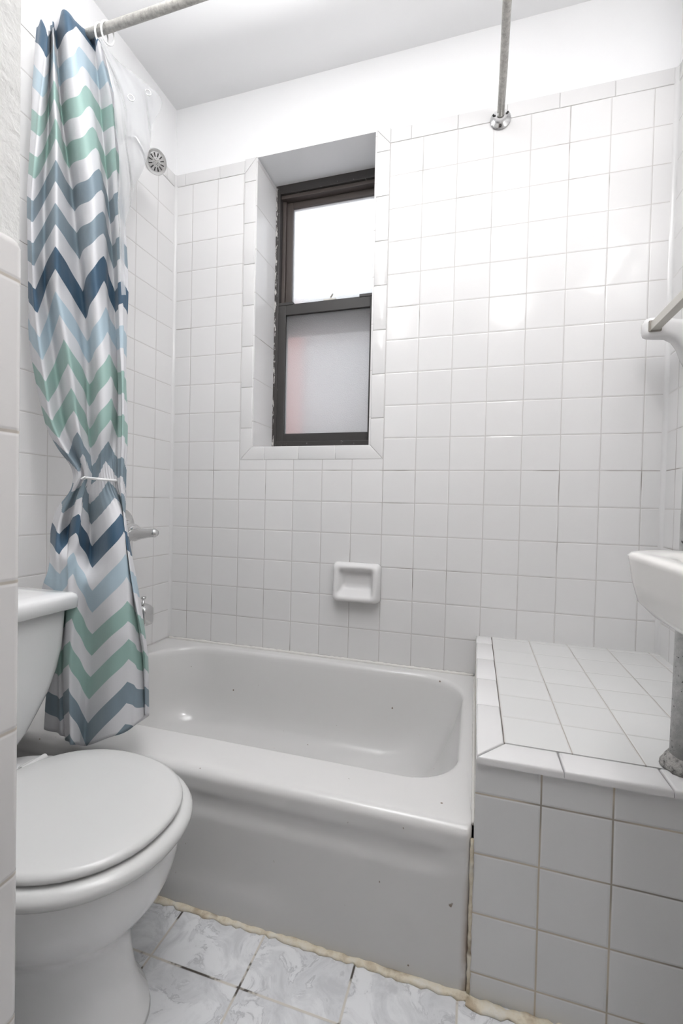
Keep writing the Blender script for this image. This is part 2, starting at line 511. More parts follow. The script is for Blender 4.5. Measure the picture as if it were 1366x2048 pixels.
# reveals
bm = bmesh.new()
box(bm, WX0 - .001, WX0 + .006, .0, WD, WZ0, WZ1 - .006)
box(bm, WX1 - .006, WX1 + .001, .0, WD, WZ0, WZ1 - .004)
struct('reveal_tiles', bm, M['reveal_tile'], wall_back)
bm = bmesh.new()
prism(bm, [(0.0, WZ0 - .004), (WD + .02, WZ0 + .022), (WD + .02, WZ0 - .03), (0.0, WZ0 - .03)], lambda p, k: ((WX0, WX1)[k], p[0], p[1]))
struct('window_ledge', bm, M['trim_tile'], wall_back)

# left wall
bm = bmesh.new(); box(bm, -.15, XL - .004, -1.50, .30, 0, CEIL + .1)
wall_left = struct('wall_left', bm, M['paint'])
bm = bmesh.new(); box(bm, XL - .008, XL, -1.40, .004, 0, TOPZ)
struct('tile_panel', bm, M['left_tile'], wall_left)
bm = bmesh.new()
y = -.003
ys = [0.0] + [-.06 - .176 * i for i in range(9)]
for a, b_ in zip(ys, ys[1:]):
    b_ = max(b_, -1.38)
    box(bm, XL - .006, XL + .0015, b_ + gp, a - gp, TOPZ + gp, CAPZ, .002)
struct('trim_tiles', bm, M['trim_tile'], wall_left, angle=40)

# right wall
bm = bmesh.new(); box(bm, XR + .004, XR + .15, BY - .1, .30, 0, CEIL + .1)
wall_right = struct('wall_right', bm, M['paint'])
bm = bmesh.new(); box(bm, XR, XR + .008, -2.4, .004, 0, TOPZ)
struct('tile_panel', bm, M['right_tile'], wall_right)
bm = bmesh.new()
ys = [0.0] + [-.10 - .176 * i for i in range(14)]
for a, b_ in zip(ys, ys[1:]):
    if b_ < -2.4: break
    box(bm, XR - .0015, XR + .006, b_ + gp, a - gp, TOPZ + gp, CAPZ, .002)
struct('trim_tiles', bm, M['trim_tile'], wall_right, angle=40)

# near partition: tile wainscot with a rounded end, rough plaster above
PX, PY = .887, -1.384
bm = bmesh.new()
box(bm, -.15, PX - .004, BY, PY - .004, 0, CEIL + .1)
wall_part = struct('wall_partition', bm, M['plaster'])
bm = bmesh.new()
# L-shaped skin with a rounded outer corner, from floor to wainscot height, domed top
def part_ring(inset, z):
    rr = .010
    x1, y1 = PX - inset, PY - inset
    pts = [(-.05, y1)]
    for k_ in range(7):
        a = math.pi / 2 - k_ / 6 * math.pi / 2
        pts.append((x1 - rr + rr * math.cos(a), y1 - rr + rr * math.sin(a)))
    pts.append((x1, BY + .02))
    pts.append((x1 - .02 + inset, BY + .02)); pts.append((x1 - .02 + inset, y1 - .02 + inset)); pts.append((-.05, y1 - .02 + inset))
    return [(p[0], p[1], z) for p in pts]
H_ = 1.276
loft(bm, [part_ring(0, 0), part_ring(0, H_ - .012), part_ring(.0015, H_ - .006), part_ring(.005, H_ - .0015), part_ring(.010, H_)])
struct('tile_panel', bm, M['part_tile'], wall_part, angle=50)

# rear wall behind the camera, kept dark to cut bounced light, its doorway shut
bm = bmesh.new()
box(bm, .8, .95, BY - .12, BY, 0, CEIL + .1); box(bm, 1.93, XR + .1, BY - .12, BY, 0, CEIL + .1); box(bm, .95, 1.93, BY - .12, BY, 2.35, CEIL + .1)
struct('wall_front', bm, M['hall_paint'])
bm = bmesh.new(); box(bm, .95, 1.93, BY - .08, BY - .04, 0, 2.35, .003)
for z0_, z1_ in ((.25, 1.05), (1.2, 2.15)):
    box(bm, 1.08, 1.80, BY - .045, BY - .032, z0_, z1_, .008)
dr = struct('blocker_door_1', bm, M['door_wood'])  # unseen, added to shut the doorway against outside daylight
bm = bmesh.new(); lathe(bm, [(.025, 0), (.025, .006), (.010, .012), (.010, .04), (.026, .05), (.028, .065), (.018, .078)], (1.02, BY - .04, 1.0), (0, 1, 0), 20)
struct('door_handle', bm, M['chrome'], dr, smooth=True)
bm = bmesh.new(); box(bm, -.15, XR + .15, BY - .1, .30, -.08, 0)
struct('floor', bm, M['floor'])
bm = bmesh.new(); box(bm, -.15, XR + .15, BY - .1, .30, CEIL, CEIL + .1)
struct('ceiling', bm, M['ceiling'])

# coved corner trims
def cove(name, pts):
    bm = bmesh.new()
    prism(bm, pts, lambda p, k: (p[0], p[1], (.0, CAPZ)[k]))
    return struct(name, bm, M['trim_tile'], None, angle=60)
def arc(cx, cy, rr, a0, a1, n=6):
    return [(cx + rr * math.cos(a0 + (a1 - a0) * i / n), cy + rr * math.sin(a0 + (a1 - a0) * i / n)) for i in range(n + 1)]
cv = .013
cove('trim_1', [(XL - .003, .003)] + arc(XL + cv, -cv, cv, math.pi, math.pi / 2)[::1])
cove('trim_2', [(XR + .003, .003)] + arc(XR - cv, -cv, cv, math.pi / 2, 0)[::1])

# ------------------------------------------------------------------ window
win = empty('window_1', (.71, .20, 1.24)); win['kind'] = 'structure'
fy = WD + .001
bm = bmesh.new()      # outer frame
def fbox(x0, x1, z0, z1, y0, y1, b=.002): box(bm, x0, x1, y0, y1, z0, z1, b)
fx0, fx1, fz0, fz1 = WX0 - .004, WX1 + .004, 1.236, 2.474
fbox(fx0, fx0 + .030, fz0, fz1, fy, fy + .09)
fbox(fx1 - .032, fx1, fz0, fz1, fy, fy + .09)
fbox(fx0 + .030, fx1 - .032, fz1 - .045, fz1, fy, fy + .09)
fbox(fx0 + .030, fx1 - .032, fz0, fz0 + .03, fy, fy + .09)
fo = struct('window_frame', bm, M['frame'], win)
bm = bmesh.new()      # blind stop and jamb liner
fbox(fx0 + .030, fx0 + .046, 1.91, fz1 - .045, fy + .030, fy + .08)
fbox(fx0 + .030, fx1 - .032, fz1 - .062, fz1 - .045, fy + .012, fy + .08)
struct('window_track', bm, M['track'], win)
bm = bmesh.new()      # upper sash, set back
sx0, sx1 = fx0 + .046, fx1 - .033
uy = fy + .045
fbox(sx0, sx0 + .030, 1.88, 2.412, uy, uy + .03)
fbox(sx1 - .030, sx1, 1.88, 2.412, uy, uy + .03)
fbox(sx0 + .03, sx1 - .03, 2.384, 2.412, uy, uy + .03)
fbox(sx0 + .03, sx1 - .03, 1.865, 1.905, uy, uy + .03)
us_ = struct('upper_sash', bm, M['track'], win)
bm = bmesh.new(); box(bm, sx0 + .024, sx1 - .024, uy + .012, uy + .016, 1.89, 2.395)
struct('upper_pane', bm, M['pane'], us_)
bm = bmesh.new()      # lower sash, nearer the room
lx0, lx1 = fx0 + .028, fx1 - .030
ly = fy + .006
fbox(lx0, lx0 + .038, 1.262, 1.912, ly, ly + .032)
fbox(lx1 - .034, lx1, 1.262, 1.912, ly, ly + .032)
fbox(lx0 + .038, lx1 - .034, 1.862, 1.912, ly, ly + .032)
fbox(lx0 + .038, lx1 - .034, 1.262, 1.304, ly, ly + .032)
fbox(lx0, lx0 + .075, 1.908, 1.922, ly - .003, ly + .034)
fbox(lx1 - .085, lx1, 1.908, 1.922, ly - .003, ly + .034)
ls_ = struct('lower_sash', bm, M['sash'], win)
bm = bmesh.new(); box(bm, lx0 + .03, lx1 - .028, ly + .013, ly + .017, 1.295, 1.87)
struct('lower_pane', bm, M['pane'], ls_)
bm = bmesh.new()      # sash lock
box(bm, .695, .755, ly + .002, ly + .03, 1.912, 1.920, .002)
tube(bm, [(.725, ly + .012, 1.92), (.728, ly + .012, 1.930), (.742, ly - .004, 1.934)], .0035, 8)
struct('sash_lock', bm, M['nickel'], ls_)

bm = bmesh.new(); fbox(fx0 + .030, fx1 - .032, 1.79, 1.93, fy + .085, fy + .10); struct('storm_rail', bm, M['sash'], win)
# what stands outside, seen only as a blur through the lower pane
bm = bmesh.new(); box(bm, .305, 2.2, .95, 1.05, 0, 2.27)
tag(obj('outside_wall', bm, M['outside_grey']), 'pale grey wall outside, a blur through the lower frosted pane', 'wall')
bm = bmesh.new(); box(bm, -.25, .30, .93, 1.05, 0, 2.27)
tag(obj('brick_pier', bm, M['outside_brick']), 'reddish brick pier outside, a pink blur at the lower pane\'s left edge', 'pier')

# ------------------------------------------------------------------ bathtub
def tub():
    X0, X1, Y0, Y1 = XL + .002, 1.405, FY, -.003
    nc, ns = 10, 44
    def outer(ins, z, groove=False):
        pts = rrect(X0, X1, Y0 + ins, Y1, .012, nc, ns)
        out = []
        for x, y_ in pts:
            dy = 0
            if groove and y_ < Y0 + ins + .002:
                fx = min(1, max(0, (1.362 - x) / .02)) * min(1, max(0, (x - .09) / .02))
                def sm(t): t = min(1, max(0, t)); return t * t * (3 - 2 * t)
                band = sm((z - .222) / .036) * sm((.292 - z) / .022)
                low = sm((.088 - z) / .025) * (1 - sm((x - .95) / .1))
                dy = .0065 * band * fx - .004 * low * fx
            out.append((x, y_ + dy, z))
        return out
    zs = [0, .02, .045, .063, .075, .088, .12, .18, .216, .222, .228, .234, .240, .246, .252, .258, .264, .27, .276, .282, .288, .294, .300, .305, .310, .315]
    rings = [outer(0, z, True) for z in zs]
    R_ = .021
    for i in range(1, 9):
        a = i / 8 * math.pi / 2
        rings.append(outer(R_ * (1 - math.cos(a)) * 1.2, .315 + R_ * math.sin(a)))
    IX0, IX1, IY0, IY1 = .105, 1.372, -.712, -.052
    IR = (.15, .13, .16, .20)
    def inner(g, z, gx=0.0):
        rd = [max(.03, q - g * .3) for q in IR]
        return [(x, y_, z) for x, y_ in rrect(IX0 + g, IX1 - g - gx, IY0 + g, IY1 - g, 0, nc, ns, rd)]
    rings.append(inner(-.012, .3345))
    rings += [inner(-.006, .3335), inner(0, .330), inner(.004, .322), inner(.008, .305), inner(.018, .24, .01), inner(.03, .16, .03),
              inner(.042, .10, .05), inner(.06, .060, .07), inner(.085, .036, .08), inner(.13, .024, .09), inner(.2, .020, .1)]
    bm = bmesh.new()
    loft(bm, rings, False, True)
    t = empty('bathtub', (.72, -.43, 0), 'white enamelled built-in bathtub with a plain apron between the left wall and the tiled ledge', 'bathtub')
    obj('tub_body', bm, M['tub'], t, angle=50)
    bm = bmesh.new(); lathe(bm, [(.026, 0), (.028, .002), (.020, .005), (.006, .005)], (.33, -.38, .020), (0, 0, 1), 24)
    obj('drain', bm, M['chrome'], t, smooth=True)
tub()

# ------------------------------------------------------------------ tiled ledge at the end of the tub
led = empty('tiled_ledge', (1.7, -.43, 0), 'low white tiled ledge filling the corner right of the bathtub, pipe standing on it', 'ledge')
BX0, BZ = 1.409, .490
bm = bmesh.new(); box(bm, BX0, XR, FY, 0, 0, BZ - .010)
obj('face_tiles', bm, M['bench_face'], led)
bm = bmesh.new(); box(bm, BX0 + .056, XR, -.792, 0, BZ - .012, BZ)
obj('top_tiles', bm, M['bench_top'], led)
def top_piece(bm_, poly, b=.003, z0=BZ - .012, z1=BZ + .001):
    t = bmesh.new()
    prism(t, poly, lambda p, k_: (p[0], p[1], (z0, z1)[k_]))
    bmesh.ops.recalc_face_normals(t, faces=t.faces)
    es = [e for e in t.edges if all(v.co.z > z1 - 1e-5 for v in e.verts)]
    bmesh.ops.bevel(t, geom=es, offset=b, segments=3, profile=.5, affect='EDGES')
    me = bpy.data.meshes.new('tmp'); t.to_mesh(me); t.free(); bm_.from_mesh(me); bpy.data.meshes.remove(me)
bm = bmesh.new()
fe = FY - .007
xs = [BX0, 1.567, 1.743, 1.92, XR]
for i, (a, b_) in enumerate(zip(xs, xs[1:])):
    p = [(a + gp, fe), (b_ - gp, fe), (b_ - gp, -.794), (a + gp, -.794)]
    if i == 0: p[3] = (BX0 + .056, -.794)
    top_piece(bm, p, b=.006, z0=BZ - .014)
ys = [-.794, -.62, -.445, -.27, -.095, -.002]
for i, (a, b_) in enumerate(zip(ys, ys[1:])):
    p = [(BX0 + .001, a + gp), (BX0 + .0555, a + gp), (BX0 + .0555, b_ - gp), (BX0 + .001, b_ - gp)]
    if i == 0: p[0] = (BX0 + .001, fe + .004)
    top_piece(bm, p, b=.004)
obj('edge_tiles', bm, M['trim_tile'], led, angle=40)

# ------------------------------------------------------------------ caulk beads
def bead(name, pts, rad, mat, label, jit=.003, seed=1, flat=0, z0_flat=.0):
    random.seed(seed)
    P = []; Rr = []
    for a, b_ in zip(pts, pts[1:]):
        a, b_ = Vector(a), Vector(b_); n = max(2, int((b_ - a).length / .012))
        for i in range(n):
            P.append(a.lerp(b_, i / n)); Rr.append(rad * random.uniform(.75, 1.35))
    P.append(Vector(pts[-1])); Rr.append(rad)
    P = [p + Vector((0, random.uniform(-jit, jit), 0)) for p in P]
    bm = bmesh.new(); tube(bm, P, Rr, 8)
    if flat:
        for v in bm.verts: v.co.z = z0_flat + (v.co.z - z0_flat) * flat
    o = obj(name, bm, mat, None, smooth=True)
    tag(o, label, 'caulk')
    return o
bead('floor_caulk', [(.06, FY - .004, .001), (1.41, FY - .004, .001)], .0095, M['old_caulk'], 'yellowed lumpy caulk line where the tub apron meets the floor tiles', seed=3, flat=.6)
bead('floor_caulk', [(1.405, FY - .010, .001), (1.43, FY - .014, .002), (1.60, FY - .008, .001), (XR, FY - .006, .001)], .011, M['old_caulk'], 'yellowed caulk smeared along the floor below the tiled ledge', seed=5, flat=.5)
bead('corner_caulk', [(1.4065, FY + .001, .008), (1.4065, FY + .001, .318)], .0038, M['old_caulk'], 'yellowed upright caulk line in the joint between tub apron and tiled ledge', 0, 9)
bead('wall_caulk', [(XL + .004, -.005, .337), (1.403, -.005, .337)], .0065, M['caulk'], 'thin white caulk line along the tub rim at the back wall', .0005, 2)
bead('ledge_caulk', [(1.407, -.02, .338), (1.407, -.84, .338)], .004, M['caulk'], 'thin white caulk line between the tub rim and the ledge side', .0, 4)

# ------------------------------------------------------------------ soap dish
def soap():
    bm = bmesh.new()
    x0, x1, z0, z1 = .838, 1.037, .578, .740
    def ring(g, y_, rr=.018, gz=0.0, drop=0.0):
        return [(x, y_ - drop * max(0, (z1 - z) / (z1 - z0)), z) for x, z in rrect(x0 + g, x1 - g, z0 + g + gz, z1 - g, rr, 6, 6)]
    rings = [ring(0, .002), ring(0, -.008), ring(.003, -.014, drop=.010), ring(.009, -.024, drop=.024), ring(.020, -.027, drop=.028), ring(.028, -.021, .014, .004, .024),
             ring(.034, -.010, .014, .014, .010), ring(.040, -.0025, .014, .022), ring(.055, -.0018, .012, .022)]
    loft(bm, rings, True, True)
    t = empty('soap_dish', (.9375, 0, .578), 'white ceramic recessed soap dish set in the back wall tiles above the tub', 'soap dish')
    obj('dish_body', bm, M['trim_tile'], t, smooth=True)
soap()

# ------------------------------------------------------------------ towel bar
tb = empty('towel_bar', (2.006, -.145, 1.5), 'square metal towel bar on a white ceramic bracket by the back right corner', 'towel bar')
def bracket(yc):
    bm = bmesh.new()
    rings = []
    prof = [(2.008, .034, .075, -.055), (1.995, .033, .062, -.043), (1.982, .028, .045, -.025), (1.965, .024, .034, -.010), (1.945, .022, .031, -.001), (1.915, .022, .031, .002),
            (1.897, .0215, .030, .003), (1.887, .019, .026, .003), (1.881, .012, .016, .003)]
    for x, hy, hz, dz in prof:
        rings.append([(x, yc + hy * p[0], 1.546 + dz + hz * p[1]) for p in rrect(-1, 1, -1, 1, .55, 6, 3)])
    loft(bm, rings)
    return bm
obj('bracket', bracket(-.145), M['trim_tile'], tb, smooth=True)
obj('bracket', bracket(-.80), M['trim_tile'], tb, smooth=True)
for yc in (-.165, -.78):
    bm = bmesh.new(); box(bm, 1.892, 1.928, yc - .006, yc + .006, 1.531, 1.567, .004)
    obj('socket', bm, M['socket_dark'], tb)
bm = bmesh.new(); box(bm, 1.897, 1.922, -.79, -.160, 1.535, 1.560, .001)
obj('bar', bm, M['nickel'], tb)

# ------------------------------------------------------------------ curtain rod
rod = empty('curtain_rod', (1.445, -.003, 2.408), 'worn grey metal L-shaped shower curtain rod running from back wall to left wall', 'curtain rod')
RZ, RY, RX = 2.408, -.655, 1.443
pts = [(RX, -.004, RZ), (RX, -.2, RZ), (RX - .002, -.4, RZ)]
for i in range(9):
    a = i / 8 * math.pi / 2
    pts.append((RX - .16 + .16 * math.cos(a), RY + .16 - .16 * math.sin(a), RZ))
pts += [(1.0, RY, RZ), (.6, RY, RZ), (.3, RY, RZ), (XL + .003, RY, RZ)]
bm = bmesh.new(); tube(bm, pts, .0127, 24)
obj('rod_tube', bm, M['rod'], rod, smooth=True)
def flange(origin, axis):
    bm = bmesh.new()
    lathe(bm, [(.036, 0), (.037, .003), (.033, .008), (.024, .011), (.020, .016), (.0175, .022), (.0165, .028), (.0135, .028)], origin, axis, 36)
    fl_ = obj('flange', bm, M['chrome'], rod, angle=40)
    u, v = frame_of(Vector(axis))
    for k_ in range(3):
        bm = bmesh.new()
        a = k_ * 2.0944 + .5
        p = Vector(origin) + (u * math.cos(a) + v * math.sin(a)) * .0285
        lathe(bm, [(.004, .008), (.0038, .0115), (.001, .0125)], p, axis, 10)
        obj('screw', bm, M['dark_rubber'], fl_, smooth=True)
flange((RX, -.0015, RZ), (0, -1, 0))
flange((XL, RY, RZ), (1, 0, 0))

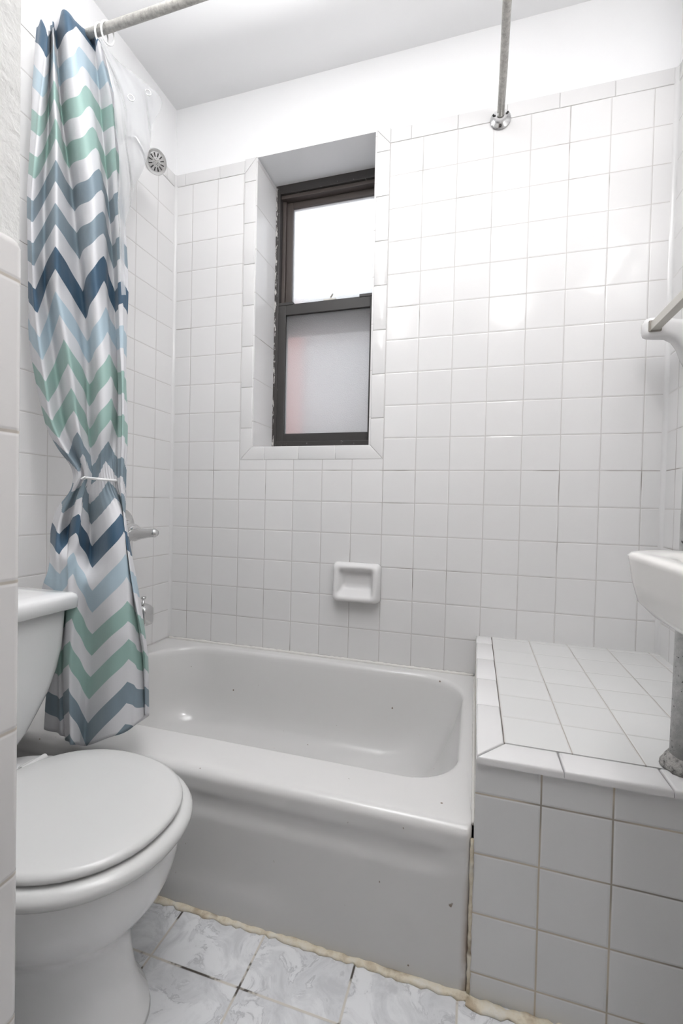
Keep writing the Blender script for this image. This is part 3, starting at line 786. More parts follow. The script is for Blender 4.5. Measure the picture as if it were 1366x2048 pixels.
# ------------------------------------------------------------------ curtain
CURT = [[[0.105,-0.739,2.374,-0.08],[0.151,-0.758,2.363,-0.25],[0.174,-0.758,2.327,-0.41],[0.122,-0.708,2.403,-0.13],[0.188,-0.757,2.347,0.14],[0.153,-0.725,2.392,-0.18],[0.114,-0.688,2.442,-0.51],[0.221,-0.745,2.384,-0.19],[0.223,-0.709,2.386,0.12],[0.208,-0.665,2.414,-0.02],[0.21,-0.637,2.421,-0.17],[0.248,-0.664,2.38,0.03],[0.261,-0.668,2.368,0.23],[0.251,-0.649,2.382,0.13],[0.241,-0.63,2.395,0.04]],[[0.103,-0.742,2.314,0.38],[0.153,-0.765,2.284,0.23],[0.174,-0.763,2.264,0.09],[0.124,-0.711,2.339,0.41],[0.193,-0.759,2.286,0.73],[0.16,-0.726,2.329,0.39],[0.122,-0.688,2.378,0.05],[0.232,-0.745,2.305,0.33],[0.233,-0.707,2.326,0.62],[0.218,-0.664,2.353,0.48],[0.22,-0.636,2.36,0.34],[0.259,-0.662,2.321,0.53],[0.274,-0.665,2.31,0.71],[0.265,-0.647,2.322,0.61],[0.259,-0.631,2.331,0.52]],[[0.1,-0.743,2.255,0.83],[0.154,-0.77,2.212,0.71],[0.174,-0.769,2.203,0.59],[0.125,-0.714,2.275,0.95],[0.198,-0.761,2.225,1.3],[0.165,-0.726,2.267,0.95],[0.128,-0.687,2.314,0.6],[0.241,-0.745,2.231,0.87],[0.244,-0.705,2.267,1.13],[0.228,-0.662,2.292,1.0],[0.229,-0.635,2.299,0.86],[0.271,-0.66,2.262,1.02],[0.292,-0.666,2.248,1.17],[0.286,-0.65,2.256,1.08],[0.28,-0.635,2.264,0.99]],[[0.096,-0.745,2.196,1.29],[0.154,-0.775,2.151,1.2],[0.174,-0.774,2.141,1.1],[0.127,-0.717,2.212,1.47],[0.203,-0.762,2.164,1.85],[0.171,-0.726,2.205,1.5],[0.135,-0.687,2.251,1.15],[0.25,-0.745,2.172,1.41],[0.255,-0.704,2.207,1.67],[0.238,-0.661,2.231,1.51],[0.239,-0.635,2.237,1.36],[0.285,-0.661,2.2,1.48],[0.312,-0.669,2.183,1.61],[0.306,-0.654,2.191,1.52],[0.3,-0.638,2.199,1.43]],[[0.094,-0.746,2.136,1.76],[0.154,-0.779,2.091,1.69],[0.174,-0.779,2.081,1.62],[0.129,-0.719,2.149,2.0],[0.208,-0.764,2.104,2.38],[0.177,-0.727,2.143,2.03],[0.142,-0.686,2.187,1.68],[0.259,-0.744,2.112,1.93],[0.266,-0.702,2.146,2.18],[0.248,-0.661,2.17,2.01],[0.247,-0.636,2.175,1.84],[0.296,-0.665,2.137,1.95],[0.324,-0.673,2.12,2.05],[0.317,-0.658,2.128,1.96],[0.31,-0.642,2.136,1.87]],[[0.093,-0.748,2.077,2.22],[0.153,-0.78,2.033,2.18],[0.175,-0.783,2.021,2.13],[0.132,-0.721,2.087,2.52],[0.214,-0.764,2.044,2.91],[0.184,-0.727,2.082,2.56],[0.151,-0.685,2.124,2.21],[0.269,-0.743,2.053,2.44],[0.277,-0.701,2.086,2.67],[0.257,-0.661,2.108,2.47],[0.255,-0.637,2.113,2.27],[0.306,-0.669,2.074,2.38],[0.334,-0.677,2.058,2.49],[0.327,-0.661,2.066,2.4],[0.32,-0.645,2.073,2.3]],[[0.092,-0.749,2.017,2.67],[0.15,-0.782,1.975,2.64],[0.174,-0.788,1.961,2.62],[0.133,-0.724,2.024,3.01],[0.219,-0.767,1.983,3.41],[0.191,-0.727,2.02,3.06],[0.16,-0.683,2.06,2.71],[0.279,-0.742,1.993,2.93],[0.288,-0.7,2.025,3.16],[0.267,-0.661,2.047,2.91],[0.265,-0.64,2.05,2.67],[0.317,-0.673,2.012,2.8],[0.344,-0.681,1.997,2.93],[0.337,-0.665,2.004,2.83],[0.331,-0.649,2.011,2.74]],[[0.092,-0.752,1.956,3.12],[0.149,-0.785,1.917,3.11],[0.173,-0.794,1.9,3.1],[0.135,-0.729,1.96,3.5],[0.223,-0.771,1.921,3.9],[0.198,-0.729,1.957,3.55],[0.17,-0.683,1.996,3.2],[0.29,-0.743,1.933,3.42],[0.3,-0.7,1.964,3.64],[0.278,-0.662,1.984,3.36],[0.277,-0.644,1.985,3.08],[0.328,-0.677,1.949,3.22],[0.354,-0.686,1.935,3.36],[0.348,-0.67,1.942,3.27],[0.342,-0.654,1.948,3.17]],[[0.093,-0.755,1.896,3.58],[0.147,-0.788,1.858,3.57],[0.17,-0.797,1.843,3.55],[0.136,-0.734,1.896,3.97],[0.227,-0.776,1.859,4.39],[0.205,-0.731,1.894,4.04],[0.181,-0.682,1.932,3.69],[0.302,-0.743,1.873,3.9],[0.312,-0.701,1.902,4.12],[0.29,-0.664,1.921,3.81],[0.289,-0.649,1.921,3.51],[0.339,-0.682,1.887,3.65],[0.364,-0.691,1.874,3.8],[0.359,-0.675,1.88,3.7],[0.353,-0.658,1.887,3.6]],[[0.095,-0.757,1.835,4.03],[0.149,-0.791,1.799,4.02],[0.172,-0.8,1.784,4.01],[0.139,-0.738,1.834,4.44],[0.231,-0.78,1.798,4.87],[0.212,-0.733,1.831,4.52],[0.191,-0.683,1.867,4.17],[0.312,-0.745,1.812,4.38],[0.322,-0.703,1.84,4.59],[0.302,-0.669,1.856,4.27],[0.3,-0.653,1.857,3.94],[0.349,-0.687,1.826,4.09],[0.373,-0.696,1.814,4.24],[0.368,-0.679,1.82,4.13],[0.362,-0.663,1.825,4.03]],[[0.1,-0.76,1.774,4.49],[0.155,-0.794,1.74,4.49],[0.178,-0.803,1.725,4.49],[0.144,-0.74,1.772,4.92],[0.236,-0.784,1.738,5.35],[0.219,-0.736,1.769,5.0],[0.2,-0.684,1.803,4.65],[0.32,-0.748,1.751,4.85],[0.329,-0.708,1.778,5.06],[0.311,-0.674,1.793,4.72],[0.31,-0.658,1.795,4.38],[0.358,-0.692,1.765,4.53],[0.381,-0.7,1.754,4.68],[0.376,-0.684,1.76,4.58],[0.371,-0.667,1.765,4.48]],[[0.105,-0.763,1.713,4.95],[0.161,-0.797,1.681,4.96],[0.184,-0.805,1.667,4.96],[0.148,-0.743,1.71,5.39],[0.241,-0.788,1.677,5.82],[0.226,-0.738,1.706,5.45],[0.21,-0.685,1.738,5.08],[0.329,-0.752,1.69,5.3],[0.335,-0.713,1.715,5.51],[0.319,-0.679,1.73,5.17],[0.32,-0.662,1.733,4.82],[0.366,-0.697,1.705,4.97],[0.388,-0.705,1.695,5.12],[0.384,-0.689,1.7,5.02],[0.381,-0.672,1.705,4.92]],[[0.103,-0.76,1.656,5.47],[0.159,-0.793,1.626,5.43],[0.182,-0.801,1.613,5.39],[0.148,-0.741,1.651,5.84],[0.24,-0.787,1.62,6.28],[0.23,-0.738,1.646,5.85],[0.22,-0.686,1.674,5.41],[0.336,-0.754,1.631,5.69],[0.342,-0.718,1.654,5.96],[0.328,-0.685,1.667,5.61],[0.331,-0.669,1.67,5.25],[0.376,-0.702,1.645,5.4],[0.397,-0.711,1.636,5.54],[0.394,-0.695,1.64,5.44],[0.391,-0.678,1.644,5.35]],[[0.101,-0.758,1.599,6.0],[0.157,-0.79,1.571,5.91],[0.181,-0.797,1.559,5.82],[0.148,-0.739,1.592,6.28],[0.239,-0.785,1.563,6.74],[0.235,-0.739,1.585,6.24],[0.23,-0.688,1.609,5.74],[0.343,-0.756,1.572,6.04],[0.349,-0.723,1.592,6.35],[0.337,-0.691,1.605,6.01],[0.342,-0.675,1.608,5.68],[0.385,-0.708,1.586,5.82],[0.405,-0.716,1.577,5.97],[0.402,-0.7,1.581,5.87],[0.4,-0.685,1.584,5.77]],[[0.102,-0.757,1.54,6.5],[0.16,-0.788,1.514,6.37],[0.186,-0.795,1.503,6.24],[0.158,-0.738,1.531,6.71],[0.251,-0.783,1.506,7.18],[0.248,-0.739,1.524,6.63],[0.244,-0.692,1.544,6.09],[0.353,-0.76,1.512,6.41],[0.361,-0.73,1.53,6.74],[0.349,-0.699,1.542,6.43],[0.353,-0.683,1.545,6.12],[0.395,-0.715,1.526,6.26],[0.413,-0.724,1.519,6.4],[0.41,-0.708,1.521,6.3],[0.406,-0.693,1.524,6.19]],[[0.106,-0.758,1.48,6.99],[0.166,-0.789,1.456,6.82],[0.193,-0.794,1.446,6.65],[0.171,-0.739,1.469,7.13],[0.265,-0.783,1.446,7.6],[0.264,-0.743,1.461,7.07],[0.26,-0.699,1.478,6.54],[0.367,-0.767,1.451,6.84],[0.376,-0.74,1.467,7.14],[0.364,-0.709,1.479,6.9],[0.366,-0.694,1.483,6.66],[0.406,-0.725,1.466,6.75],[0.424,-0.733,1.459,6.84],[0.418,-0.718,1.462,6.73],[0.414,-0.704,1.464,6.61]],[[0.116,-0.759,1.419,7.44],[0.176,-0.79,1.398,7.26],[0.203,-0.794,1.388,7.08],[0.185,-0.74,1.408,7.55],[0.281,-0.785,1.387,8.02],[0.279,-0.748,1.399,7.51],[0.276,-0.707,1.412,7.0],[0.381,-0.774,1.39,7.29],[0.392,-0.75,1.405,7.59],[0.378,-0.719,1.417,7.37],[0.379,-0.704,1.422,7.15],[0.417,-0.735,1.407,7.21],[0.434,-0.743,1.401,7.26],[0.428,-0.728,1.403,7.15],[0.422,-0.714,1.405,7.04]],[[0.133,-0.761,1.359,7.89],[0.188,-0.789,1.341,7.72],[0.214,-0.793,1.331,7.55],[0.201,-0.743,1.346,7.99],[0.296,-0.788,1.328,8.44],[0.295,-0.753,1.337,7.96],[0.292,-0.715,1.348,7.48],[0.396,-0.782,1.331,7.76],[0.409,-0.76,1.345,8.04],[0.393,-0.73,1.356,7.81],[0.391,-0.715,1.361,7.58],[0.429,-0.745,1.349,7.63],[0.446,-0.752,1.344,7.68],[0.438,-0.738,1.346,7.57],[0.43,-0.724,1.347,7.46]],[[0.15,-0.762,1.299,8.36],[0.201,-0.788,1.283,8.19],[0.226,-0.794,1.274,8.01],[0.216,-0.746,1.285,8.44],[0.31,-0.792,1.269,8.87],[0.308,-0.76,1.276,8.41],[0.304,-0.724,1.284,7.96],[0.408,-0.79,1.272,8.23],[0.423,-0.769,1.286,8.5],[0.406,-0.74,1.296,8.26],[0.404,-0.725,1.302,8.02],[0.44,-0.754,1.292,8.06],[0.456,-0.762,1.288,8.11],[0.448,-0.748,1.289,7.99],[0.44,-0.734,1.29,7.88]],[[0.168,-0.762,1.239,8.82],[0.216,-0.789,1.225,8.69],[0.238,-0.795,1.216,8.55],[0.23,-0.751,1.224,8.94],[0.324,-0.797,1.21,9.33],[0.32,-0.767,1.215,8.88],[0.315,-0.734,1.221,8.43],[0.417,-0.799,1.215,8.7],[0.432,-0.779,1.227,8.97],[0.417,-0.751,1.238,8.72],[0.415,-0.736,1.244,8.46],[0.45,-0.764,1.236,8.51],[0.466,-0.771,1.232,8.56],[0.459,-0.758,1.233,8.44],[0.453,-0.744,1.234,8.32]],[[0.191,-0.764,1.18,9.39],[0.24,-0.79,1.167,9.25],[0.263,-0.796,1.159,9.1],[0.256,-0.757,1.163,9.46],[0.341,-0.801,1.152,9.82],[0.337,-0.775,1.156,9.36],[0.331,-0.746,1.159,8.89],[0.426,-0.808,1.158,9.17],[0.44,-0.789,1.17,9.45],[0.427,-0.761,1.18,9.18],[0.426,-0.746,1.187,8.91],[0.461,-0.774,1.181,8.96],[0.475,-0.781,1.178,9.01],[0.47,-0.768,1.178,8.88],[0.465,-0.755,1.179,8.76]],[[0.241,-0.772,1.12,10.02],[0.281,-0.792,1.11,9.87],[0.304,-0.797,1.102,9.72],[0.303,-0.772,1.102,10.0],[0.359,-0.801,1.096,10.28],[0.36,-0.785,1.097,9.87],[0.36,-0.768,1.098,9.46],[0.425,-0.807,1.103,9.69],[0.438,-0.795,1.115,9.92],[0.436,-0.775,1.123,9.65],[0.442,-0.763,1.131,9.37],[0.47,-0.784,1.126,9.42],[0.484,-0.789,1.125,9.46],[0.481,-0.779,1.124,9.33],[0.479,-0.77,1.124,9.2]],[[0.308,-0.787,1.061,10.47],[0.334,-0.798,1.053,10.37],[0.351,-0.801,1.046,10.28],[0.353,-0.79,1.043,10.5],[0.381,-0.804,1.039,10.72],[0.384,-0.797,1.039,10.38],[0.386,-0.788,1.038,10.04],[0.425,-0.806,1.048,10.24],[0.439,-0.8,1.06,10.44],[0.447,-0.788,1.068,10.14],[0.46,-0.78,1.075,9.84],[0.479,-0.793,1.073,9.88],[0.489,-0.796,1.072,9.92],[0.49,-0.79,1.071,9.78],[0.492,-0.785,1.07,9.65]],[[0.32,-0.799,1.005,10.91],[0.331,-0.808,0.997,10.84],[0.336,-0.812,0.99,10.78],[0.336,-0.797,0.987,11.0],[0.375,-0.818,0.983,11.23],[0.379,-0.806,0.982,10.9],[0.382,-0.793,0.981,10.58],[0.44,-0.818,0.993,10.77],[0.463,-0.809,1.005,10.97],[0.467,-0.799,1.014,10.65],[0.475,-0.794,1.022,10.33],[0.488,-0.802,1.021,10.4],[0.496,-0.804,1.021,10.46],[0.499,-0.8,1.019,10.3],[0.502,-0.797,1.018,10.13]],[[0.274,-0.802,0.948,11.41],[0.306,-0.821,0.942,11.34],[0.324,-0.828,0.935,11.26],[0.317,-0.798,0.93,11.55],[0.382,-0.836,0.928,11.84],[0.384,-0.815,0.926,11.47],[0.384,-0.79,0.924,11.1],[0.478,-0.84,0.94,11.35],[0.505,-0.824,0.953,11.61],[0.494,-0.806,0.961,11.22],[0.491,-0.797,0.97,10.83],[0.507,-0.812,0.97,10.93],[0.512,-0.816,0.97,11.03],[0.509,-0.809,0.969,10.87],[0.505,-0.801,0.967,10.71]],[[0.256,-0.806,0.891,11.91],[0.304,-0.834,0.887,11.83],[0.328,-0.842,0.882,11.74],[0.311,-0.803,0.873,12.06],[0.39,-0.851,0.874,12.38],[0.392,-0.824,0.871,11.98],[0.392,-0.794,0.868,11.58],[0.506,-0.859,0.889,11.88],[0.534,-0.84,0.902,12.19],[0.512,-0.812,0.909,11.76],[0.503,-0.799,0.919,11.33],[0.523,-0.822,0.92,11.44],[0.527,-0.828,0.92,11.54],[0.517,-0.816,0.918,11.4],[0.507,-0.805,0.917,11.26]],[[0.266,-0.816,0.837,12.41],[0.34,-0.866,0.838,12.32],[0.359,-0.869,0.832,12.23],[0.384,-0.872,0.828,12.56],[0.393,-0.861,0.821,12.9],[0.401,-0.835,0.818,12.48],[0.406,-0.806,0.813,12.06],[0.519,-0.869,0.839,12.35],[0.549,-0.85,0.852,12.65],[0.529,-0.821,0.859,12.24],[0.52,-0.806,0.868,11.83],[0.541,-0.832,0.871,11.94],[0.544,-0.839,0.872,12.05],[0.531,-0.826,0.869,11.91],[0.518,-0.813,0.867,11.78]],[[0.316,-0.863,0.79,12.91],[0.339,-0.866,0.785,12.83],[0.362,-0.869,0.78,12.75],[0.386,-0.872,0.775,13.06],[0.405,-0.871,0.77,13.37],[0.436,-0.868,0.77,12.95],[0.469,-0.868,0.771,12.52],[0.531,-0.879,0.79,12.81],[0.564,-0.86,0.803,13.1],[0.547,-0.832,0.81,12.71],[0.541,-0.817,0.819,12.33],[0.56,-0.843,0.824,12.43],[0.563,-0.849,0.825,12.52],[0.548,-0.836,0.822,12.4],[0.534,-0.823,0.819,12.27]],[[0.295,-0.863,0.735,13.41],[0.331,-0.866,0.731,13.33],[0.365,-0.869,0.727,13.26],[0.387,-0.872,0.723,13.55],[0.416,-0.881,0.72,13.83],[0.435,-0.868,0.717,13.41],[0.468,-0.868,0.718,12.99],[0.542,-0.888,0.742,13.26],[0.577,-0.87,0.755,13.53],[0.573,-0.853,0.764,13.17],[0.571,-0.838,0.774,12.81],[0.579,-0.851,0.777,12.9],[0.58,-0.858,0.778,13.0],[0.566,-0.845,0.775,12.87],[0.551,-0.833,0.772,12.75]],[[0.308,-0.863,0.683,13.91],[0.335,-0.866,0.679,13.85],[0.362,-0.869,0.674,13.79],[0.383,-0.872,0.669,14.04],[0.421,-0.89,0.67,14.28],[0.433,-0.868,0.663,13.87],[0.468,-0.868,0.665,13.46],[0.552,-0.897,0.694,13.72],[0.588,-0.88,0.707,13.97],[0.58,-0.853,0.715,13.62],[0.583,-0.838,0.726,13.27],[0.595,-0.857,0.731,13.35],[0.595,-0.863,0.732,13.43],[0.581,-0.851,0.729,13.32],[0.566,-0.839,0.725,13.21]],[[0.32,-0.863,0.631,14.36],[0.34,-0.866,0.626,14.32],[0.359,-0.869,0.621,14.28],[0.38,-0.872,0.616,14.51],[0.423,-0.895,0.619,14.74],[0.435,-0.873,0.612,14.34],[0.467,-0.868,0.612,13.94],[0.558,-0.903,0.647,14.23],[0.597,-0.888,0.661,14.52],[0.595,-0.863,0.669,14.12],[0.595,-0.839,0.678,13.72],[0.61,-0.863,0.685,13.8],[0.611,-0.869,0.687,13.87],[0.596,-0.857,0.683,13.76],[0.582,-0.845,0.679,13.64]],[[0.323,-0.863,0.577,14.81],[0.34,-0.866,0.573,14.78],[0.358,-0.869,0.568,14.75],[0.379,-0.872,0.563,14.97],[0.425,-0.899,0.568,15.19],[0.438,-0.877,0.56,14.81],[0.465,-0.868,0.558,14.42],[0.561,-0.906,0.598,14.74],[0.602,-0.891,0.613,15.07],[0.605,-0.868,0.622,14.64],[0.605,-0.84,0.629,14.21],[0.62,-0.863,0.638,14.3],[0.62,-0.869,0.641,14.39],[0.605,-0.858,0.636,14.25],[0.591,-0.846,0.632,14.1]],[[0.32,-0.863,0.524,15.27],[0.341,-0.866,0.52,15.24],[0.361,-0.869,0.516,15.21],[0.38,-0.872,0.509,15.42],[0.429,-0.902,0.518,15.62],[0.441,-0.881,0.509,15.26],[0.461,-0.868,0.505,14.9],[0.561,-0.91,0.55,15.21],[0.604,-0.895,0.565,15.52],[0.611,-0.872,0.575,15.15],[0.611,-0.838,0.58,14.77],[0.625,-0.861,0.59,14.86],[0.625,-0.866,0.593,14.94],[0.611,-0.855,0.588,14.8],[0.596,-0.844,0.583,14.66]],[[0.315,-0.863,0.469,15.74],[0.34,-0.866,0.466,15.7],[0.365,-0.869,0.463,15.66],[0.382,-0.872,0.456,15.86],[0.434,-0.906,0.468,16.06],[0.444,-0.886,0.458,15.71],[0.458,-0.868,0.451,15.35],[0.562,-0.913,0.501,15.66],[0.605,-0.899,0.518,15.98],[0.615,-0.876,0.528,15.65],[0.614,-0.838,0.531,15.33],[0.626,-0.858,0.541,15.41],[0.626,-0.864,0.544,15.48],[0.612,-0.853,0.539,15.35],[0.598,-0.842,0.534,15.22]],[[0.31,-0.863,0.415,16.2],[0.34,-0.866,0.413,16.16],[0.369,-0.869,0.411,16.11],[0.386,-0.872,0.404,16.32],[0.441,-0.909,0.419,16.52],[0.45,-0.89,0.409,16.16],[0.457,-0.868,0.397,15.79],[0.563,-0.916,0.453,16.13],[0.606,-0.902,0.47,16.46],[0.619,-0.881,0.481,16.18],[0.616,-0.838,0.482,15.89],[0.626,-0.856,0.492,15.95],[0.626,-0.861,0.495,16.02],[0.613,-0.85,0.49,15.9],[0.6,-0.84,0.485,15.78]],[[0.306,-0.863,0.36,16.64],[0.34,-0.866,0.359,16.62],[0.374,-0.869,0.358,16.59],[0.391,-0.872,0.351,16.78],[0.449,-0.913,0.37,16.98],[0.455,-0.894,0.359,16.61],[0.46,-0.873,0.347,16.24],[0.564,-0.919,0.406,16.6],[0.607,-0.906,0.423,16.95],[0.622,-0.885,0.435,16.7],[0.617,-0.838,0.433,16.45],[0.625,-0.853,0.442,16.51],[0.625,-0.858,0.446,16.57],[0.612,-0.848,0.44,16.45],[0.599,-0.838,0.435,16.33]]]
def catmull(p0, p1, p2, p3, t):
    return .5 * ((2 * p1) + (-p0 + p2) * t + (2 * p0 - 5 * p1 + 4 * p2 - p3) * t * t + (-p0 + 3 * p1 - 3 * p2 + p3) * t ** 3)
def curtain():
    R = CURT; nr, ncol = len(R), len(R[0]); SU, SV = 8, 4
    # refine down the cloth, then across it
    rows = []
    for j in range(nr - 1):
        for q in range(SV):
            t = q / SV
            i0, i1, i2, i3 = max(j - 1, 0), j, j + 1, min(j + 2, nr - 1)
            rows.append([[catmull(R[i0][c][m], R[i1][c][m], R[i2][c][m], R[i3][c][m], t) for m in range(4)] for c in range(ncol)])
    rows.append([list(c) for c in R[-1]])
    bm = bmesh.new(); uvl = bm.loops.layers.uv.new('UVMap')
    grid = []; kk = {}
    for j, row in enumerate(rows):
        line = []
        for c in range(ncol - 1):
            for q in range(SU if c < ncol - 2 else SU + 1):
                t = q / SU
                a, b_, c_, d_ = row[max(c - 1, 0)], row[c], row[c + 1], row[min(c + 2, ncol - 1)]
                p = [catmull(a[m], b_[m], c_[m], d_[m], t) for m in range(3)]
                k_ = b_[3] + (c_[3] - b_[3]) * t
                # fine creases
                f = j / len(rows)
                gather = math.exp(-((f - .64) / .05) ** 2)
                fold = .003 + .002 * gather
                s_ = (c + t)
                p[1] += fold * math.sin(s_ * 5.3 + 1.7 * math.sin(f * 7)) * (.5 + .5 * math.sin(f * 5 + s_))
                p[1] += .0015 * gather * math.sin(s_ * 17)
                nz = noise.noise(Vector((s_ * .9, f * 9, 2.3)))
                p[1] += .004 * nz
                v = bm.verts.new(p); kk[v] = (s_ / 14, (k_ + 1) / 20 - .05 + .05 - .05)
                line.append(v)
        grid.append(line)
    for a, b_ in zip(grid, grid[1:]):
        for i in range(len(a) - 1):
            f = bm.faces.new((a[i], a[i + 1], b_[i + 1], b_[i]))
            for l in f.loops: l[uvl].uv = (kk[l.vert][0], kk[l.vert][1])
    o = obj('cloth', bm, M['cloth'], None, smooth=True)
    sd = o.modifiers.new('thick', 'SOLIDIFY'); sd.thickness = .0015; sd.offset = 0
    return o
ct = empty('shower_curtain', (.25, -.72, 2.40), 'white shower curtain with blue, green and grey zigzag stripes, gathered and tied at mid height', 'shower curtain')
cloth = curtain()
cloth.parent = ct; cloth.matrix_parent_inverse = Matrix.Translation(-Vector(ct.location))
# tie cord round the waist of the curtain
bm = bmesh.new()
pts = []
for i in range(41):
    a = 2 * math.pi * i / 40
    pts.append((.425 + .050 * math.cos(a), -.785 - .042 * math.sin(a), 1.027 - .004 * math.cos(a) + (.004 if math.sin(a) > 0 else 0)))
tube(bm, pts, .0035, 8, caps=False)
tube(bm, [(.376, -.79, 1.03), (.372, -.806, 1.036), (.368, -.812, 1.03)], .003, 8)
tag(obj('tie_cord', bm, M['cord'], None, smooth=True), 'thin white cord tied round the waist of the zigzag shower curtain', 'cord')
# liner
LIN = [[[0.318,-0.72,2.307],[0.316,-0.716,2.311],[0.313,-0.712,2.315],[0.311,-0.709,2.319],[0.309,-0.705,2.324],[0.307,-0.701,2.328],[0.305,-0.698,2.332],[0.302,-0.694,2.336],[0.3,-0.69,2.341]],[[0.338,-0.723,2.249],[0.33,-0.711,2.263],[0.322,-0.698,2.277],[0.314,-0.686,2.29],[0.306,-0.673,2.304],[0.298,-0.661,2.318],[0.29,-0.648,2.332],[0.283,-0.636,2.345],[0.275,-0.623,2.359]],[[0.358,-0.727,2.184],[0.346,-0.702,2.21],[0.334,-0.677,2.236],[0.322,-0.651,2.261],[0.311,-0.626,2.287],[0.3,-0.601,2.312],[0.29,-0.575,2.337],[0.28,-0.55,2.362],[0.271,-0.525,2.387]],[[0.378,-0.732,2.106],[0.36,-0.691,2.145],[0.344,-0.649,2.183],[0.329,-0.608,2.222],[0.316,-0.567,2.26],[0.304,-0.526,2.297],[0.293,-0.484,2.335],[0.284,-0.443,2.372],[0.276,-0.402,2.409]],[[0.394,-0.738,2.015],[0.377,-0.702,2.046],[0.362,-0.667,2.077],[0.348,-0.632,2.107],[0.334,-0.597,2.138],[0.322,-0.561,2.168],[0.31,-0.526,2.198],[0.3,-0.491,2.228],[0.29,-0.456,2.258]],[[0.408,-0.744,1.91],[0.395,-0.718,1.931],[0.383,-0.691,1.953],[0.371,-0.665,1.974],[0.359,-0.638,1.995],[0.348,-0.612,2.016],[0.338,-0.585,2.037],[0.328,-0.559,2.058],[0.318,-0.532,2.078]],[[0.423,-0.751,1.807],[0.414,-0.736,1.818],[0.405,-0.72,1.83],[0.396,-0.705,1.841],[0.387,-0.689,1.852],[0.379,-0.674,1.864],[0.37,-0.658,1.875],[0.362,-0.643,1.886],[0.354,-0.628,1.898]],[[0.434,-0.756,1.734],[0.429,-0.748,1.739],[0.424,-0.741,1.744],[0.42,-0.733,1.749],[0.415,-0.726,1.755],[0.41,-0.718,1.76],[0.406,-0.711,1.765],[0.401,-0.703,1.77],[0.397,-0.696,1.775]],[[0.443,-0.762,1.634],[0.44,-0.757,1.637],[0.437,-0.752,1.64],[0.434,-0.747,1.643],[0.431,-0.742,1.646],[0.428,-0.737,1.649],[0.426,-0.731,1.652],[0.423,-0.726,1.655],[0.42,-0.721,1.658]],[[0.459,-0.769,1.534],[0.458,-0.766,1.535],[0.458,-0.763,1.537],[0.457,-0.761,1.538],[0.457,-0.758,1.539],[0.456,-0.755,1.541],[0.456,-0.752,1.542],[0.455,-0.749,1.543],[0.455,-0.746,1.545]]]
def liner():
    R = LIN; bm = bmesh.new(); g = []
    nr = len(R); S_ = 6
    for j in range(nr - 1):
        for q in range(S_ + (1 if j == nr - 2 else 0)):
            t = q / S_; line = []
            for c in range(len(R[0]) - 1):
                for w in range(4 + (1 if c == len(R[0]) - 2 else 0)):
                    u = w / 4
                    i0, i3 = max(j - 1, 0), min(j + 2, nr - 1)
                    def at(cc): return [catmull(R[i0][cc][m], R[j][cc][m], R[j + 1][cc][m], R[i3][cc][m], t) for m in range(3)]
                    a, b_ = at(c), at(c + 1)
                    p = Vector(a).lerp(Vector(b_), u)
                    n_ = noise.noise(Vector((p.y * 9, p.z * 5, 1.1)))
                    p += Vector((.014 * n_, .004 * n_, 0))
                    line.append(bm.verts.new(p))
            g.append(line)
    for a, b_ in zip(g, g[1:]):
        for i in range(len(a) - 1): bm.faces.new((a[i], a[i + 1], b_[i + 1], b_[i]))
    return obj('vinyl_sheet', bm, M['vinyl'], None, smooth=True)
ln = empty('curtain_liner', (.3, -.5, 2.38), 'clear plastic shower curtain liner spread towards the shower head behind the zigzag curtain', 'curtain liner')
sheet = liner(); sheet.parent = ln; sheet.matrix_parent_inverse = Matrix.Translation(-Vector(ln.location))
def grommet(p, nrm, rr=.009):
    bm = bmesh.new(); u, v = frame_of(Vector(nrm))
    tube(bm, [Vector(p) + (u * math.cos(2 * math.pi * i / 24) + v * math.sin(2 * math.pi * i / 24)) * rr for i in range(25)], .0016, 6, caps=False)
    obj('grommet', bm, M['chrome'], ln, smooth=True)
GR = [[0.293, -0.488, 2.357], [0.335, -0.612, 2.224]]
for p in GR: grommet(p, (.75, -.6, 0))
# rings on the rod
for (x, lab) in ((.262, 'white plastic curtain ring on the rod at the edge of the zigzag curtain'), (.285, 'white plastic curtain ring on the rod holding the clear liner, first from the curtain')):
    bm = bmesh.new()
    P = []
    for i in range(33):
        a = 2 * math.pi * i / 32
        P.append((x + .006 * math.sin(a), RY + .019 * math.sin(a), RZ - .016 + .033 * math.cos(a)))
    tube(bm, P, .0028, 8, caps=False)
    tag(obj('curtain_ring', bm, M['cord'], None, smooth=True), lab, 'curtain ring')

# ------------------------------------------------------------------ shower head, valve, spout
sh = empty('shower_fixture', (XL, -.38, 2.28), 'round chrome shower head on the left wall, partly behind the clear liner', 'shower head')
HD = Vector((0.224, -0.36, 2.23))
nrm = Vector((.78, -.36, -.50)).normalized()
bm = bmesh.new()
tube(bm, [(XL, -.38, 2.31), (XL + .06, -.38, 2.335), (XL + .11, -.375, 2.32), HD - nrm * .075], .0095, 14)
obj('arm', bm, M['chrome'], sh, smooth=True)
bm = bmesh.new(); lathe(bm, [(.032, 0), (.030, .005), (.018, .010), (.011, .012)], (XL, -.38, 2.31), (1, 0, 0), 28)
obj('flange', bm, M['chrome'], sh, smooth=True)
bm = bmesh.new()
lathe(bm, [(.012, -.080), (.017, -.075), (.018, -.060), (.014, -.052), (.021, -.042), (.034, -.026), (.040, -.012), (.041, -.002), (.039, .001), (.031, .0)], HD, nrm, 40)
obj('head_body', bm, M['chrome'], sh, angle=45)
u, v = frame_of(nrm)
bm = bmesh.new(); lathe(bm, [(.0315, -.002), (.030, .0015), (.012, .003), (.001, .003)], HD, nrm, 36)
obj('spray_face', bm, M['chrome'], sh, angle=40)
bm = bmesh.new()
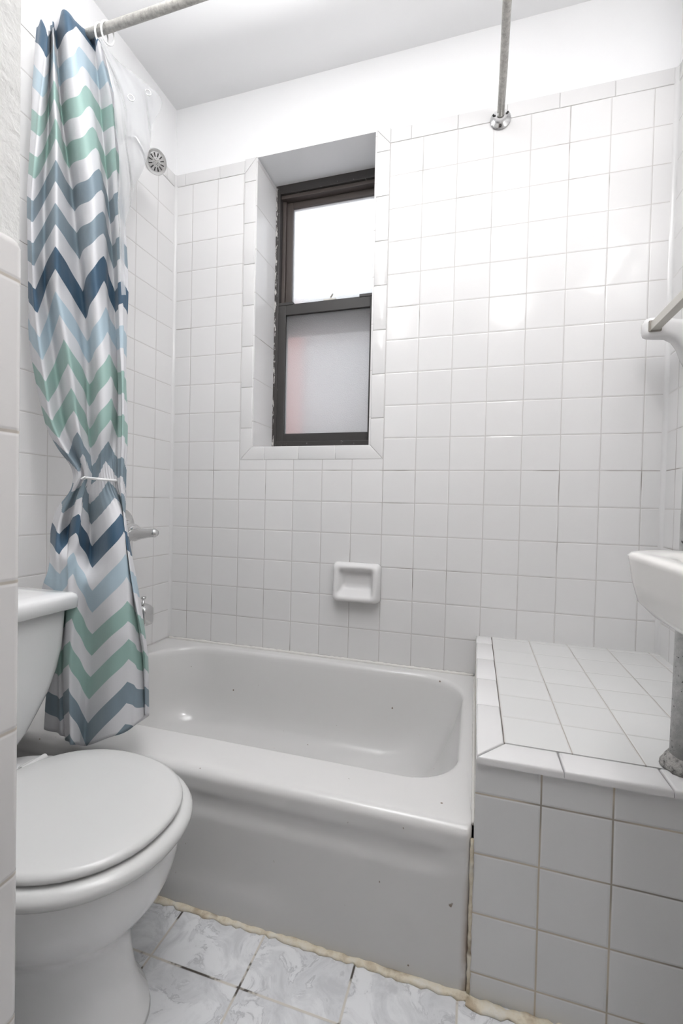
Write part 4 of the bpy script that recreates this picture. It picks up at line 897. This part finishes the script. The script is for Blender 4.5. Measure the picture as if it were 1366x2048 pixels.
for k_ in range(12):
    a = 2 * math.pi * k_ / 12
    rd = u * math.cos(a) + v * math.sin(a); tg = -u * math.sin(a) + v * math.cos(a)
    c0 = HD + rd * .016 + nrm * .0025; c1 = HD + rd * .0285 + nrm * .0012
    q = [c0 - tg * .0012, c0 + tg * .0012, c1 + tg * .0019, c1 - tg * .0019]
    a_ = [bm.verts.new(p + nrm * .0022) for p in q]; b__ = [bm.verts.new(p - nrm * .001) for p in q]
    bm.faces.new(a_)
    for i in range(4): bm.faces.new((a_[i], b__[i], b__[(i + 1) % 4], a_[(i + 1) % 4]))
for k_ in range(14):
    a = 2 * math.pi * k_ / 14; rr = .011 if k_ % 2 else .006
    p = HD + (u * math.cos(a) + v * math.sin(a)) * rr + nrm * .003
    lathe(bm, [(.0009, 0), (.0009, .0012), (.0002, .0016)], p, nrm, 6)
obj('spray_slots', bm, M['dark_rubber'], sh)

vv = empty('shower_valve', (XL, -.33, .845), 'chrome shower valve with lever handle on the left wall beside the curtain', 'shower valve')
bm = bmesh.new(); lathe(bm, [(.080, 0), (.079, .004), (.070, .010), (.045, .018), (.034, .024), (.030, .045), (.022, .050)], (XL, -.315, .862), (1, 0, 0), 40)
obj('escutcheon', bm, M['chrome'], vv, angle=40)
bm = bmesh.new(); lathe(bm, [(.028, .030), (.031, .045), (.033, .070), (.032, .088), (.026, .099), (.010, .104)], (XL, -.335, .850), (1, 0, 0), 30)
hub = obj('valve_hub', bm, M['chrome'], vv, angle=40)
LV = [(0.115, -0.35, 0.839), (0.138, -0.35, 0.84), (0.168, -0.352, 0.846), (0.197, -0.354, 0.849), (0.221, -0.356, 0.852), (0.238, -0.358, 0.853), (0.248, -0.359, 0.853)]
bm = bmesh.new()
n_ = len(LV)
tube(bm, LV, [.018, .024, .021, .018, .017, .017, .012], 16)
obj('lever', bm, M['chrome'], hub, smooth=True)

sp = empty('tub_spout', (XL, -.345, .53), 'chrome tub spout with a small diverter knob, low on the left wall', 'tub spout')
SPT = (0.21, -0.345, 0.544)
bm = bmesh.new()
c = Vector(SPT); x0_ = XL
rings = []
for t, rr, dz in ((0, .034, 0), (.15, .035, 0), (.5, .036, .0), (.8, .037, -.004), (.93, .037, -.009), (.985, .034, -.012), (1, .026, -.014)):
    x = x0_ + (c.x - x0_) * t
    rings.append([(x, c.y + rr * .74 * p[0], c.z + dz + rr * p[1]) for p in rrect(-1, 1, -1, 1, .45, 7, 2)])
loft(bm, rings)
spb = obj('spout_body', bm, M['chrome'], sp, smooth=True)
bm = bmesh.new(); lathe(bm, [(.004, 0), (.004, .014), (.0095, .020), (.010, .026), (.004, .024)], (c.x - .028, c.y, c.z + .034), (0, 0, 1), 18)
obj('diverter_knob', bm, M['chrome'], spb, smooth=True)

# ------------------------------------------------------------------ toilet
YC = -1.11
tl = empty('toilet', (.50, YC, 0), 'white toilet with closed lid and round bowl, tank against the left wall', 'toilet')
def oval(xb, xf, hw, z, yc=YC, n=56, sq=2.0, back=None):
    """egg outline: round nose at xf, squarer towards xb"""
    pts = []
    xm = xb + (xf - xb) * .46
    for i in range(n):
        a = 2 * math.pi * i / n
        ca, sa = math.cos(a), math.sin(a)
        L = (xf - xm) if ca > 0 else (xm - xb)
        e = 2 / (2.15 if ca > 0 else (2.3 if back is None else back))
        x = xm + L * math.copysign(abs(ca) ** e, ca)
        y_ = yc + hw * math.copysign(abs(sa) ** e, sa)
        pts.append((x, y_, z))
    return pts
bm = bmesh.new()
loft(bm, [oval(.475, .867, .168, .384), oval(.468, .874, .175, .386), oval(.466, .877, .178, .391), oval(.468, .875, .176, .397), oval(.478, .866, .167, .401), oval(.52, .83, .13, .4025), oval(.62, .74, .04, .403)])
obj('lid', bm, M['seat_white'], tl, smooth=True)
bm = bmesh.new()
so = [(.464, .884, .183, .353), (.456, .893, .190, .357), (.453, .8965, .1935, .364), (.453, .8965, .1935, .370), (.457, .892, .190, .377), (.466, .882, .182, .382)]
rg = [oval(*a) for a in so] + [oval(.56, .79, .105, .382), oval(.56, .79, .105, .353)]
vr = loft(bm, rg, False, False)
n_ = len(vr[0])
for i in range(n_):
    j = (i + 1) % n_
    bm.faces.new((vr[-1][i], vr[-1][j], vr[0][j], vr[0][i]))
obj('seat', bm, M['seat_white'], tl, angle=60)
bm = bmesh.new()
bowl = [(.30, .832, .130, .0), (.30, .830, .128, .012), (.31, .812, .119, .03), (.33, .798, .113, .07), (.34, .789, .110, .11), (.34, .786, .111, .145), (.335, .790, .118, .168), (.33, .803, .131, .188), (.33, .820, .144, .208),
        (.33, .836, .154, .224), (.325, .850, .163, .243), (.32, .864, .172, .270), (.32, .873, .178, .300), (.315, .878, .181, .325), (.31, .880, .182, .345), (.315, .875, .178, .352), (.36, .82, .13, .3525)]
loft(bm, [oval(a, b_, c_, z, back=3.2) for a, b_, c_, z in bowl])
obj('bowl', bm, M['toilet_white'], tl, smooth=True)
bm = bmesh.new()      # rear deck between bowl and tank
box(bm, .20, .50, YC - .11, YC + .11, .18, .352, .02, 3)
obj('deck', bm, M['toilet_white'], tl, angle=50)
for s_ in (-1, 1):
    bm = bmesh.new()
    box(bm, .452, .482, YC + s_ * .078 - .020, YC + s_ * .078 + .020, .353, .392, .006, 3)
    tube(bm, [(.477, YC + s_ * .078 - .028, .392), (.477, YC + s_ * .078 + .028, .392)], .008, 12)
    obj('hinge', bm, M['seat_white'], tl, angle=50)
bm = bmesh.new()      # tank with softly drawn-in foot
def trect(x0, x1, hw, z, rr=.03): return [(x, y_, z) for x, y_ in rrect(x0, x1, YC - hw, YC + hw, rr, 6, 8)]
loft(bm, [trect(.24, .33, .08, .352), trect(.22, .36, .10, .360), trect(.205, .380, .122, .385), trect(.20, .390, .148, .42), trect(.198, .395, .172, .46), trect(.196, .398, .197, .50), trect(.194, .400, .217, .55), trect(.19, .403, .228, .60), trect(.19, .406, .231, .66), trect(.19, .408, .232, .703)])
tk = obj('tank', bm, M['toilet_white'], tl, smooth=True)
bm = bmesh.new()
loft(bm, [trect(.18, .429, .233, .700, .014), trect(.176, .434, .237, .703, .016), trect(.175, .435, .238, .728, .016), trect(.177, .433, .236, .735, .016), trect(.184, .426, .229, .7395, .016), trect(.22, .39, .19, .742), trect(.28, .32, .05, .743)])
obj('tank_lid', bm, M['toilet_white'], tk, smooth=True)

# ------------------------------------------------------------------ riser pipe on the ledge
pp = empty('riser_pipe', (1.80, -.785, BZ), 'speckled silver-painted vertical pipe rising from the tiled ledge behind the sink', 'pipe')
PB, PT = Vector((1.795, -.782, BZ)), Vector((1.818, -.782, CEIL))
bm = bmesh.new(); tube(bm, [PB.lerp(PT, i / 14) for i in range(15)], .031, 28)
obj('pipe_tube', bm, M['pipe'], pp, smooth=True)
bm = bmesh.new(); random.seed(8)
rings = []
for h_, rr in ((0, .044), (.005, .045), (.011, .041), (.018, .036), (.026, .033)):
    rings.append([(PB.x + (rr + random.uniform(-.003, .003)) * math.cos(2 * math.pi * k_ / 28), PB.y + (rr + random.uniform(-.003, .003)) * math.sin(2 * math.pi * k_ / 28), BZ + .001 + h_ + random.uniform(-.0015, .0015)) for k_ in range(28)])
loft(bm, rings)
obj('collar', bm, M['crust'], pp, smooth=True)

# ------------------------------------------------------------------ wall-hung sink
sk = empty('wall_sink', (XR, -1.12, .91), 'white wall-hung sink with rounded corners on the right wall, above the tiled ledge', 'sink')
SZ = .909
def sr(g, z, dx=0, rr=.085, gy=0): return [(x, y_, z) for x, y_ in rrect(1.645 + g + dx, XR - .001, -1.42 + g + gy, -.835 - g - gy, rr, 8, 8, (rr, .01, .01, rr))]
bm = bmesh.new()
rings = [sr(.14, .730, .10, .06), sr(.11, .742, .07, .07), sr(.075, .765, .045, .08), sr(.044, .790, .02, .085), sr(.024, .808, .008, .085), sr(.013, .828), sr(.006, .86), sr(.003, .885), sr(.001, .897), sr(0, .903), sr(.004, .908), sr(.012, SZ + .001), sr(.03, SZ - .001, gy=.01)]
def basin(g, z, rr=.11): return [(x, y_, z) for x, y_ in rrect(1.689 + g, 1.915 - g, -1.36 + g, -.895 - g, rr, 8, 8)]
rings += [basin(0, SZ - .004), basin(.006, SZ - .012), basin(.018, SZ - .05), basin(.04, SZ - .09, .09), basin(.08, SZ - .11, .05), basin(.11, SZ - .113, .012)]
loft(bm, rings)
obj('basin', bm, M['sink_white'], sk, angle=50)
bm = bmesh.new(); tube(bm, [(1.80, -1.13, .80), (1.80, -1.13, .60), (1.83, -1.13, .56), (1.88, -1.13, .57), (1.90, -1.13, .62), (XR, -1.13, .64)], .018, 14)
obj('drain_pipe', bm, M['chrome'], sk, smooth=True)
bm = bmesh.new()
lathe(bm, [(.026, 0), (.024, .01), (.014, .02), (.012, .06), (.016, .065), (.006, .07)], (1.955, -1.13, SZ), (0, 0, 1), 20)
tube(bm, [(1.955, -1.13, SZ + .045), (1.90, -1.13, SZ + .07), (1.86, -1.13, SZ + .06)], .009, 12)
obj('faucet', bm, M['chrome'], sk, angle=45)

# ------------------------------------------------------------------ lamps
lp = empty('ceiling_lamp', (1.584, -1.60, CEIL), 'opal glass globe lamp hanging from the ceiling above the camera', 'lamp')
bm = bmesh.new(); lathe(bm, [(.055, 0), (.055, .015), (.02, .025), (.008, .03), (.008, CEIL - 2.49), (.04, CEIL - 2.49), (.042, CEIL - 2.475)], (1.584, -1.60, CEIL), (0, 0, -1), 24)
obj('stem', bm, M['chrome'], lp, angle=40)
bm = bmesh.new(); bmesh.ops.create_uvsphere(bm, u_segments=28, v_segments=16, radius=.075, matrix=Matrix.Translation((1.584, -1.60, 2.393)))
obj('globe', bm, M['globe'], lp, smooth=True)
vl = empty('vanity_lamp', (XR, -.61, 2.10), 'row of bare bulbs on a chrome bar on the right wall above the sink', 'lamp')
bm = bmesh.new(); box(bm, XR - .035, XR - .001, -.84, -.38, 2.07, 2.13, .006)
obj('base_bar', bm, M['chrome'], vl)
for y_ in (-.45, -.61, -.77):
    bm = bmesh.new(); bmesh.ops.create_uvsphere(bm, u_segments=20, v_segments=12, radius=.03, matrix=Matrix.Translation((XR - .065, y_, 2.10)))
    obj('bulb', bm, M['bulb'], vl, smooth=True)
